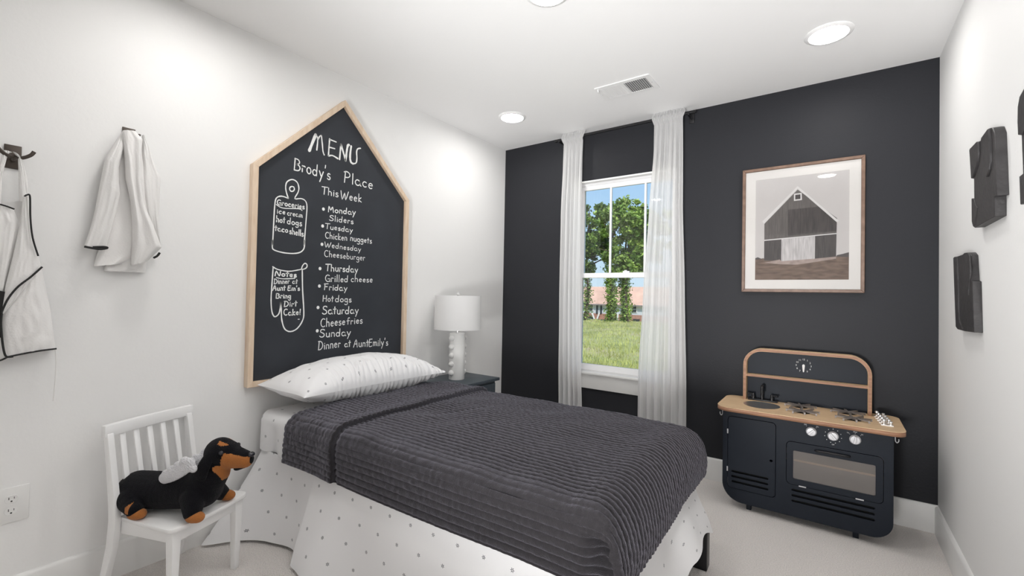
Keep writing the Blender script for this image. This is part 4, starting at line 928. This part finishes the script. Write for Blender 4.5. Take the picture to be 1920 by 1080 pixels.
for s in (-1, 1):
    e_ = MB(); 
    ear = [((.168-.004*k, s*(.050+.010*sin(k*.5)), .222-.0125*k), .020+.004*sin(pi*k/6), (1.05, .42, 1.0)) for k in range(7)]
    lb('ear', ear, .0036, PLUSH, body, 4)
    obj('eye', MB().sphere((.217, s*.0485, .2425), .0085, 16), EYE, body, world=False, smooth=True)
    wg = [((.000+.016*k, s*(.048+.004*k), .140+.0085*k), .019+.008*sin(pi*(k+1)/8), (1.15, .5, 1.0)) for k in range(8)]
    wg += [((.010+.03*k, s*(.052+.008*k), .158+.020*k), .020, (1.1, .5, .9)) for k in range(4)]+[((.116, s*.072, .212), .019, (1, .6, 1)), ((.126, s*.070, .190), .017, (1, .6, 1))]
    lb('wing', wg, .0035, FLUFF, dg, 9, 'fluffy white wing')
lb('nose', [((.311, -.012, .2285), .0130, (.9, 1.15, .8))], .0016, EYE, body, 3, 'glossy black nose')
lb('tail', chain((-.195, .0, .085), (-.215, -.004, .045), .014, .009, 5), .003, PLUSH, body)
lb('lower_jaw', chain((.255, -.006, .172), (.292, -.010, .184), .014, .010, 4, (1, 1.2, .6)), .0026, PLUSH, body)

# ------------------------------------------------------------------ bed
BA = radians(1.5)
BR = (.04, -1.548, 0)
bed = thing('bed', 'twin bed with a starry white sheet and floor-length bed skirt', 'bed', BR, BA)
BL = 1.80; HW = .500
lobj('box_spring', MB().box((.02, -HW+.02, .17), (BL, HW-.02, .375)), pmat('ticking', (.6, .6, .6), .9), bed, bevel=.015)
for x, yy_ in ((.10, HW-.06), (.95, HW-.06), (BL+.062, HW-.040)):
    for y in (-yy_, yy_): lobj('leg', MB().box((x-.03, y-.03, 0), (x+.03, y+.03, .172)), BLACKM, bed, bevel=.004)
lobj('foot_board_cloth', MB().box((BL-.010, HW-.36, .012), (BL+.010, HW-.06, .24)), PIPING, bed, bevel=.006)
# mattress in its fitted sheet
def boxround(u, v, x0, x1, hw, z1, R, drop):
    return None
PR = .05
def prof(p, hw, R):
    """across: p from the centre line; returns y and how far below the top"""
    s = 1 if p >= 0 else -1; p = abs(p); f = hw-R
    if p <= f: return s*p, 0
    if p <= f+R*pi/2:
        a = (p-f)/R; return s*(f+R*sin(a)), R*(1-cos(a))
    return s*hw, R+(p-f-R*pi/2)
MT, MB_ = .572, .385
mp = HW-PR+PR*pi/2+(MT-MB_-PR)
def mat_fn(u, v):
    p = lerp(-mp, mp, u); y, dz = prof(p, HW, PR)
    x = lerp(.004, BL-.02, v); z = MT-dz
    w = sstep(.02, .10, dz)
    y += (1 if y > 0 else -1)*w*(.012*sin(x*31+1)*sin(x*9+.3)*(dz-.02)/.15+.006*noise.noise(Vector((x*14, 0, y))))
    z += .003*noise.noise(Vector((x*9, y*9, 0)))
    x2 = x
    if v < .02: x2 = x+.0
    return (x2, y, z)
ngrid('fitted_sheet', mat_fn, 120, 260, lambda u, v: (v*BL, lerp(-mp, mp, u)), STAR, bed, world=False)
lobj('mattress', MB().box((.012, -HW+.012, MB_-.008), (BL-.03, HW-.012, MT-.012)), STAR, bed, bevel=.04, seg=3)
# bed skirt: near side, foot, far side
def skirt(name, path, zt, hem, flare, uv0, seed, tent=None):
    """path(u) -> top x, y and outward normal; hem(u) height, flare(u) outward push at the hem"""
    def fn(u, v):
        x, y, nx, ny = path(u); zb = hem(u); z = lerp(zt, zb, v)
        o = flare(u)*v**1.2+.010*v*sin(u*23+seed)+.010*v*noise.noise(Vector((u*6, v*2, seed)))
        tx, ty = -ny, nx; sh = 0
        if tent: sh = tent(u)*v
        return (x+nx*o+tx*sh, y+ny*o+ty*sh, z)
    return fn
def near_path(u): x = lerp(.012, BL+.012, u); return (x, -HW+.004, 0, -1)
def nflare(u):
    x = u*BL; f = .045+.02*sin(x*5)
    f += .19*math.exp(-(x/.10)**2)-.03*math.exp(-((x-.33)/.10)**2)+.05*math.exp(-((x-.62)/.12)**2)
    return f
fnn = skirt('n', near_path, .388, lambda u: .012+.004*sin(u*9), nflare, 0, 1, lambda u: -.04*math.exp(-((u*BL-.05)/.1)**2))
U1 = .262
ngrid('bed_skirt_panel', lambda u, v: fnn(u*U1*1.10, v), 60, 40, lambda u, v: (u*U1*BL*1.1, -v*.38), STAR, bed, world=False)
def fn2(u, v):
    p = fnn(U1+(1-U1)*u, v); e_ = math.exp(-(u/.03)**2)
    return (p[0]-.03*v*(1-u)*1.0+.03*e_*v*0, p[1]-.012-.012*v*e_, p[2]+.002)
ngrid('bed_skirt_panel', fn2, 200, 40, lambda u, v: ((U1+(1-U1)*u)*BL+.03, -v*.38+.05), STAR, bed, world=False)
def foot_path(u): y = lerp(-HW, HW, u); return (BL+.006, y, 1, 0)
def fhem(u):
    return .012+.150*sstep(.52, .68, u)+.030*sin(max(0, u-.68)/.32*pi)-.02*sstep(.85, 1, u)
fnf = skirt('f', foot_path, .388, fhem, lambda u: .070+.012*sin(u*11)+.03*sstep(.6, .9, u), 0, 4)
ngrid('bed_skirt_panel', fnf, 160, 40, lambda u, v: (u*1.0+BL+.02, -v*.38), STAR, bed, world=False)
fnb = skirt('b', lambda u: (lerp(.012, BL, u), HW-.004, 0, 1), .388, lambda u: .012, lambda u: .03, 0, 2)
ngrid('bed_skirt_panel', fnb, 80, 10, lambda u, v: (u*BL, -v*.38), STAR, bed, world=False)

# ------------------------------------------------------------------ quilt
qt = thing('quilt', 'charcoal channel-stitched quilt spread over the bed with its top edge folded back', 'quilt', BR, BA)
QT, QR, QHW, QL = .592, .060, HW+.026, 1.845
CH = .0250
QDROP = .205
def channel(p):
    a = abs(sin(pi*p/CH)); return a**.5
def lump(x, y):
    v = .010*noise.noise(Vector((x*3.1, y*3.3, 1.7)))+.006*noise.noise(Vector((x*7, y*6, 5.2)))
    # crumpled pull marks across the middle of the top
    for cx, cy, a, w, L_, amp in ((.72, .10, -58, .016, .11, .006), (.86, .02, 62, .014, .13, -.006), (.99, .06, -60, .015, .10, .005), (1.08, -.10, 60, .014, .09, -.005), (.60, .16, 60, .014, .08, -.004), (.83, -.16, 20, .018, .08, .004)):
        c_, s_ = cos(radians(a)), sin(radians(a)); dx, dy = x-cx, y-cy; l = dx*c_+dy*s_; t = -dx*s_+dy*c_
        v += amp*math.exp(-(t/w)**2-(l/L_)**2)
    return v
def qpoint(p, q, QT=QT, hw=QHW, L=QL, R=QR, RX=.095, off=0, drop_extra=0):
    """p across (signed arc length), q along (arc length): point of the drape, with box corners rounded"""
    y, dz = prof(p, hw, R)
    f = L-RX
    if q <= f: x, dx = q, 0
    elif q <= f+RX*pi/2:
        a = (q-f)/RX; x, dx = f+RX*sin(a), RX*(1-cos(a))
    else: x, dx = L, RX+(q-f-RX*pi/2)
    d = (dz**2.2+dx**2.2)**(1/2.2)
    crown = .014*(1-(y/hw)**2)
    return Vector((x, y, QT+crown*(1 if d < .2 else 1)-d)), dz, dx
def qnormal(p, q, **k):
    e_ = .004; a = qpoint(p+e_, q, **k)[0]-qpoint(p-e_, q, **k)[0]; b = qpoint(p, q+e_, **k)[0]-qpoint(p, q-e_, **k)[0]
    n = b.cross(a); n = n if n.length > 1e-9 else Vector((0, 0, 1)); n.normalize()
    return n if (n.z > 0 or abs(n.z) < .3) and (n.dot(Vector((.3*(1 if q > QL-.1 else 0), 1 if p > 0 else -1, .8))) > 0) else -n
PF = QHW-QR+QR*pi/2             # arc length to where the side hangs straight
PM = PF+QDROP-QR
QF = QL-.095+.095*pi/2; QM = QF+QDROP-.085
def quilt_xyz(p, q, side):
    P, dz, dx = qpoint(p, q); n = qnormal(p, q)
    o = .0062*channel(p)+.0024*noise.noise(Vector((p*38, q*75, 0)))
    if dz < .03: P.z += lump(P.x, P.y)*(1-sstep(.0, .12, dx)*.7)
    if not side:                                     # foot panel: soft belly, rolled near corner edge
        b = sstep(.02, .16, dx); P.x += .018*b*sin(min(dx/.22, 1)*pi*.75)+.006*noise.noise(Vector((P.y*5, dx*6, 2)))*b
        e_ = abs(p)-(PF-.035)
        if dx > .04 and e_ > 0:
            k = min(e_/.035, 1); P.x -= .020*k*k*sstep(.04, .09, dx); P.y += (1 if p > 0 else -1)*.012*sin(k*pi*.6)*sstep(.04, .09, dx)
    else:
        b = sstep(.03, .12, dz); s = 1 if p > 0 else -1
        P.y += s*(.010*noise.noise(Vector((P.x*2.3, dz*3, 4)))+.006*sin(P.x*4+1)*b)*b
        k = sstep(QL-.10, QL-.005, P.x)*sstep(.015, .07, dz)     # tucked in under the foot panel
        P.y -= s*.050*k; P.x -= .012*k
        P.z -= .012*k*noise.noise(Vector((P.x*30, P.z*20, 0)))
        P.z += .006*sin(P.x*5)*sstep(PF, PM, abs(p))
    return P+n*(o-.007*math.exp(-((q-.652)/.008)**2)*(1 if q < 1 else 0))
q0 = .30
NA, NQ = 560, 190
def qa(u, v):
    p = lerp(-PM, PM, u); q = lerp(q0, QF-.01, v); return quilt_xyz(p, q, abs(p) > PF-.02)
main = ngrid('quilt_top', qa, NA, NQ, None, QUILT, qt, world=False, smooth=True)
def qb(u, v):
    p = lerp(-PF, PF, u); q = lerp(QF-.012, QM, v); return quilt_xyz(p, q, False)
def qa2(u, v):
    p = lerp(-PF, PF, u); q = lerp(QL-.17, QM, v); P = quilt_xyz(p, q, False); k = sstep(QL-.17, QL-.12, q); return P+Vector((.0025*k, 0, .0025-.004*(1-k)))
ngrid('quilt_foot_drop', qa2, 420, 80, None, QUILT, qt, world=False)
# folded-back band
def band(u, v):
    p = lerp(-PM+.004, PM-.004, u)
    a = p/PM
    qs = .285-.004*sin(a*5); qe = .640-.015*sstep(-.2, 1, a)+.006*sin(a*6+1)
    q = lerp(qs, qe, min(v/.94, 1))
    P, dz, dx = qpoint(p, q); n = qnormal(p, q)
    t = min(v/.94, 1)
    o = .014+.0060*channel(p+.008)+.0026*noise.noise(Vector((p*38, q*75, 3)))
    o += .006*sstep(.70, .97, t)
    o += .004*noise.noise(Vector((p*4, q*5, 8)))
    if v > .94:
        k = (v-.94)/.06; P.x += .004*sin(k*pi); o = lerp(o, -.006, k*k)
    if v < .03: o = lerp(-.002, o, v/.03)
    if dz < .03: P.z += lump(P.x, P.y)*.8
    b = sstep(.03, .12, dz); s = 1 if p > 0 else -1
    P.y += s*(.010*noise.noise(Vector((P.x*2.3, dz*3, 4)))+.006*sin(P.x*4+1)*b)*b
    P.z += .006*sin(P.x*5)*sstep(PF, PM, abs(p))
    return P+n*o
ngrid('folded_band', band, 560, 70, None, QUILT, qt, world=False)

# ------------------------------------------------------------------ pillow
pw = thing('pillow', 'plump white starry pillow lying against the chalkboard at the bed head', 'pillow', (.20, -1.56, .66), 0)
def pillow_fn(u, v, side):
    a, b = u*2-1, v*2-1                      # a along the bed width, b from wall (-1) to front (+1)
    ex = (1-abs(a)**2.4); ey = (1-abs(b)**2.2)
    h = max(ex, 0)**.6*max(ey, 0)**.52
    sy = .474*a*(1-.05*(1-b*b))
    if a < 0: sy *= 1-.09*sstep(-.2, 1, b)*abs(a)
    sx = .178*b*(1-.08*(1-a*a)*(1 if b > 0 else -1))
    th = (.128 if side > 0 else .095)*h
    g_ = sstep(-.2 if side > 0 else .3, 1, b)*(1-sstep(.992, 1, abs(b)))*sstep(-.7, -.25, a+.15*b)
    ph = a*46+1.5*b+3.5*noise.noise(Vector((a*5, b*1.5, 1)))
    wr = (.015 if side > 0 else .020)*(abs(sin(ph))-.5)*g_*(1.0+.8*noise.noise(Vector((a*6, 3, 0))))
    wr += .004*sin(a*21+b*7)*sstep(0, .4, h)*noise.noise(Vector((a*3, b*3, 5)))
    n1 = .008*noise.noise(Vector((a*3, b*3, side*3)))*sstep(0, .4, h)
    return sx, sy, side*(th+wr)+n1
TL = radians(3)
def pl(side):
    def fn(u, v):
        sx, sy, z = pillow_fn(u, v, side)
        x = sx*cos(TL)+z*sin(TL); zz = -sx*sin(TL)+z*cos(TL)
        lim = QT+.022 if x > .06 else MT+.006
        return (.236+x, -1.600+sy, max(.694+zz, lim))
    return fn
uvp = lambda u, v: (u*1.0+.02, v*.42+.03)
ngrid('pillow_upper', pl(1), 220, 110, uvp, STAR, pw)
ngrid('pillow_under', pl(-1), 220, 110, uvp, STAR, pw)

# ------------------------------------------------------------------ outdoors
GRASS = pmat('grass', (.36, .36, .14), .95); _n = GRASS.node_tree.nodes; _l = GRASS.node_tree.links
_t = _n.new('ShaderNodeTexCoord'); _z = _n.new('ShaderNodeTexNoise'); _z.inputs['Scale'].default_value = .35; _z.inputs['Detail'].default_value = 12; _z.inputs['Roughness'].default_value = .7
_r = _n.new('ShaderNodeValToRGB'); _e = _r.color_ramp.elements; _e[0].position = .30; _e[0].color = (.22, .25, .08, 1); _e[1].position = .72; _e[1].color = (.50, .34, .22, 1)
for p_, c_ in ((.42, (.32, .34, .11)), (.50, (.46, .46, .17)), (.60, (.50, .42, .22))): _x = _e.new(p_); _x.color = (*c_, 1)
_l.new(_t.outputs['Object'], _z.inputs[0]); _l.new(_z.outputs[0], _r.inputs[0]); _l.new(_r.outputs[0], _n['Principled BSDF'].inputs[0])
def gz(x, y):
    base = -.62-.0115*(y-7) if y < 36 else -.95-.066*(y-36)
    return max(base, -3.3)+(.10*noise.noise(Vector((x*.3, y*.3, 0)))+.03*noise.noise(Vector((x*1.5, y*1.5, 0)))) if y > 4 else -.60
def gfn(u, v):
    y = .3+v**1.6*119; x = lerp(-12-y*1.1, 10+y*.5, u); return (x, y, gz(x, y))
gr_ = ngrid('lawn', gfn, 160, 160, None, GRASS); gr_['kind'] = 'structure'
BLADE = pmat('grass_blade', (.46, .48, .17), .9, noise_s=.8, noise_a=.4)
gb = MB(); rnd = random.Random(3)
for i in range(11000):
    y = 6.5+rnd.random()**1.6*28; x = 1.1-(y)*rnd.uniform(.02, .62); z = gz(x, y); h = rnd.uniform(.04, .13)*(1+y*.02); a = rnd.uniform(0, pi); w_ = .012+.0008*y
    dx, dy = cos(a)*w_, sin(a)*w_; lx_, ly_ = rnd.uniform(-.05, .05), rnd.uniform(-.05, .05)
    gb.v += [(x-dx, y-dy, z-.01), (x+dx, y+dy, z-.01), (x+lx_, y+ly_, z+h)]; gb.f.append((3*i, 3*i+1, 3*i+2)); gb.mi.append(0)
me = bpy.data.meshes.new('tall_grass'); me.from_pydata(gb.v, [], gb.f)
o = finish('tall_grass', me, BLADE); o['kind'] = 'stuff'; o['label'] = 'tufts of green grass growing across the lawn outside'; o['category'] = 'grass'
BARK = pmat('bark', (.10, .075, .055), .9, noise_s=6, noise_a=.35)
def leafmat(name, c):
    m = pmat(name, c, .7, noise_s=.9, noise_a=.45); return m
LEAVES = [leafmat('leaf_mid', (.17, .27, .05)), leafmat('leaf_bright', (.32, .44, .09)), leafmat('leaf_dark', (.11, .19, .05))]
def tree(label, x, y, h, trunk_r, crown, nleaf, mi, seed, ivy=0, lean=0, leaf=.16):
    """crown: list of (dx, dz, rx, rz) lobes"""
    r = random.Random(seed); z0 = gz(x, y)-.1
    t = thing('tree', label, 'tree', (x, y, z0), group='trees beyond the window')
    tk = MB(); tp = [(x+lean*k/8*h*.1+.12*sin(k*1.3+seed), y+.1*cos(k*1.7+seed), z0+h*.86*k/8) for k in range(9)]
    tk.tube(smoothpath(tp, 3), [max(trunk_r*(1-.8*k/24), .03) for k in range(25)], 8)
    obj('trunk', tk, BARK, t)
    br = MB()
    cents = []
    for (dx, dz, rx, rz) in crown:
        a = (x+lean*.5+dx*.2, y, z0+h*.35+dz*.3); 
        for k in range(4):
            th = r.uniform(0, 2*pi); e_ = (x+dx+rx*.7*cos(th), y+rx*.7*sin(th), z0+dz+rz*r.uniform(-.5, .6))
            zz = z0+dz-rz*r.uniform(.5, 1.1); zz = max(z0+h*.25, zz)
            f = min(max((zz-z0)/(h*.86), 0), 1)*8; i0 = int(min(f, 7)); bp0 = [lerp(tp[i0][q], tp[i0+1][q], f-i0) for q in range(3)]
            mid = tuple((bp0[q]+e_[q])/2+r.uniform(-.2, .2) for q in range(3))
            br.tube(smoothpath([bp0, mid, e_], 3), [.075, .065, .055, .045, .035, .028, .02], 5)
            cents.append(e_)
    obj('branches', br, BARK, t)
    lv = []; lf = []; mis = []
    def leafat(c, s):
        u_ = Vector((r.gauss(0, 1), r.gauss(0, 1), r.gauss(0, .6))).normalized(); w_ = u_.orthogonal().normalized(); w_ = (w_*cos(r.random()*6)+u_.cross(w_)*sin(r.random()*6)).normalized()
        n = len(lv); c = Vector(c)
        lv.extend([tuple(c-u_*s), tuple(c+w_*s*.55), tuple(c+u_*s), tuple(c-w_*s*.55)]); lf.append((n, n+1, n+2, n+3))
    tot = sum(rx*rx*rz for _, _, rx, rz in crown)
    for (dx, dz, rx, rz) in crown:
        m = int(nleaf*rx*rx*rz/tot); ncl = max(14, m//150)
        for k in range(ncl):
            while True:
                p = Vector((r.uniform(-1, 1), r.uniform(-1, 1), r.uniform(-1, 1)))
                if .35 < p.length < 1: break
            c = Vector((x+dx+p.x*rx, y+p.y*rx, z0+dz+p.z*rz)); cs = r.uniform(.2, .5)
            for _ in range(m//ncl):
                leafat(c+Vector((r.gauss(0, cs*.5), r.gauss(0, cs*.5), r.gauss(0, cs*.35))), leaf*r.uniform(.6, 1.3))
    for _ in range(ivy):
        f = r.random()*5.0; i0 = int(f); b0 = [lerp(tp[i0][q], tp[i0+1][q], f-i0) for q in range(3)]; th = r.uniform(0, 2*pi); q = trunk_r+abs(r.gauss(0, .20))
        leafat((b0[0]+q*cos(th), b0[1]+q*sin(th), b0[2]), leaf*.7*r.uniform(.6, 1.2))
    me = bpy.data.meshes.new('foliage'); me.from_pydata(lv, [], lf)
    o = finish('foliage', me, [LEAVES[mi], LEAVES[1]], t); o['kind'] = 'stuff'
    me.polygons.foreach_set('material_index', [1 if r.random() < .3 else 0 for _ in lf])
tree('tall leafy tree with an ivy-wrapped trunk, seen left of the window bar', -15.45, 33, 11.6, .16, [(0, 8.6, 2.0, 1.9), (-1.3, 6.6, 1.9, 1.6), (1.1, 6.4, 1.5, 1.5), (-.2, 4.6, 1.2, .9)], 13000, 2, 11, 900)
tree('dark-trunked tree in the middle, first right of the window bar', -12.95, 32.5, 11.0, .20, [(.1, 9.0, 1.5, 1.6), (-.6, 6.9, 1.3, 1.4), (.5, 5.2, 1.1, 1.2)], 9000, 0, 12, 2600)
tree('bright green tree behind, its trunk covered in yellow-green ivy', -12.35, 34, 12.0, .17, [(.5, 9.0, 1.8, 1.9), (1.2, 6.6, 1.5, 1.5), (.2, 5.0, 1.2, 1.0)], 11000, 1, 13, 3000)
tree('slim reddish-trunked tree, rightmost of those seen through the glass', -11.75, 33, 10.5, .14, [(1.3, 8.3, 1.7, 1.5), (1.6, 6.2, 1.3, 1.2), (.6, 4.5, .9, .7)], 8000, 0, 14, 500)
tree('leafy tree farther right, blurred behind the wide sheer curtain', -7.2, 34, 10.5, .16, [(0, 7.6, 2.2, 2.0), (.8, 5.4, 1.8, 1.4)], 7000, 1, 15, 300)
tree('leafy tree farther left, hidden behind the left sheer curtain', -19.4, 33, 11.0, .16, [(0, 7.8, 2.2, 2.2), (-.8, 5.4, 1.6, 1.4)], 7000, 2, 16, 300)
# townhouses under construction
hs = thing('townhouse_row', 'white two-storey row of houses with an orange-pink roof beyond the trees', 'building', (-25, 64, -3.2))
SID = pmat('house_siding', (.62, .66, .72), .8, noise_s=.4, noise_a=.08); RF = pmat('house_roof', (.74, .47, .34), .85, noise_s=.35, noise_a=.22)
BRK = pmat('house_brick', (.42, .22, .17), .9, noise_s=2.5, noise_a=.2); DG = pmat('house_glass', (.03, .035, .045), .2); HW_ = pmat('house_white', (.8, .8, .8), .6)
HX0, HX1 = -46, -8
obj('siding_wall', MB().box((HX0, 62, -1.45), (HX1, 70, .08)), SID, hs)
obj('brick_base', MB().box((HX0, 61.95, -4.2), (HX1, 70, -1.45)), BRK, hs)
obj('roof', MB().add([(HX0-.4, 61.5, .0), (HX1+.4, 61.5, .0), (HX1+.4, 66, 2.85), (HX0-.4, 66, 2.85), (HX0-.4, 70.5, .0), (HX1+.4, 70.5, .0), (HX0-.4, 61.5, -.12), (HX1+.4, 61.5, -.12), (HX0-.4, 70.5, -.12), (HX1+.4, 70.5, -.12)],
    [(0, 1, 2, 3), (3, 2, 5, 4), (0, 6, 7, 1), (4, 5, 9, 8), (6, 8, 9, 7), (0, 3, 4, 8, 6), (1, 7, 9, 5, 2)]), RF, hs, smooth=False)
obj('eave', MB().box((HX0-.4, 61.42, -.16), (HX1+.4, 61.52, .03)), pmat('house_eave', (.25, .22, .22), .7), hs)
for x in (-36.5, -33.2, -29.0, -25.7, -21.9, -18.4, -15, -11.5):
    w_ = obj('window_frame', MB().box((x-.48, 61.90, -1.12), (x+.48, 61.98, -.06)), HW_, hs)
    obj('pane', MB().box((x-.36, 61.86, -.55), (x+.36, 61.91, -.14)), DG, w_); obj('pane', MB().box((x-.36, 61.86, -1.04), (x+.36, 61.91, -.64)), DG, w_)
for x in (-36, -30.2, -28.9, -25.2, -23.6, -21.5, -20.2, -15.5, -12.5):
    obj('basement_window', MB().box((x-.5, 61.88, -2.75), (x+.5, 61.96, -2.05)), DG, hs)
for x in (-27.9, -27.2): obj('downspout', MB().box((x-.12, 61.85, -1.5), (x+.12, 61.97, .0)), DG, hs)
for x0, x1 in ((-28.6, -27.9), (-27.3, -27.9), (-24.3, -24.3)):
    obj('wooden_prop', MB().add([(x0-.12, 61.6, -1.3), (x0+.12, 61.6, -1.3), (x1+.12, 61.6, -2.9), (x1-.12, 61.6, -2.9), (x0-.12, 61.5, -1.3), (x0+.12, 61.5, -1.3), (x1+.12, 61.5, -2.9), (x1-.12, 61.5, -2.9)],
        [(0,3,2,1),(4,5,6,7),(0,1,5,4),(1,2,6,5),(2,3,7,6),(3,0,4,7)]), HW_, hs)
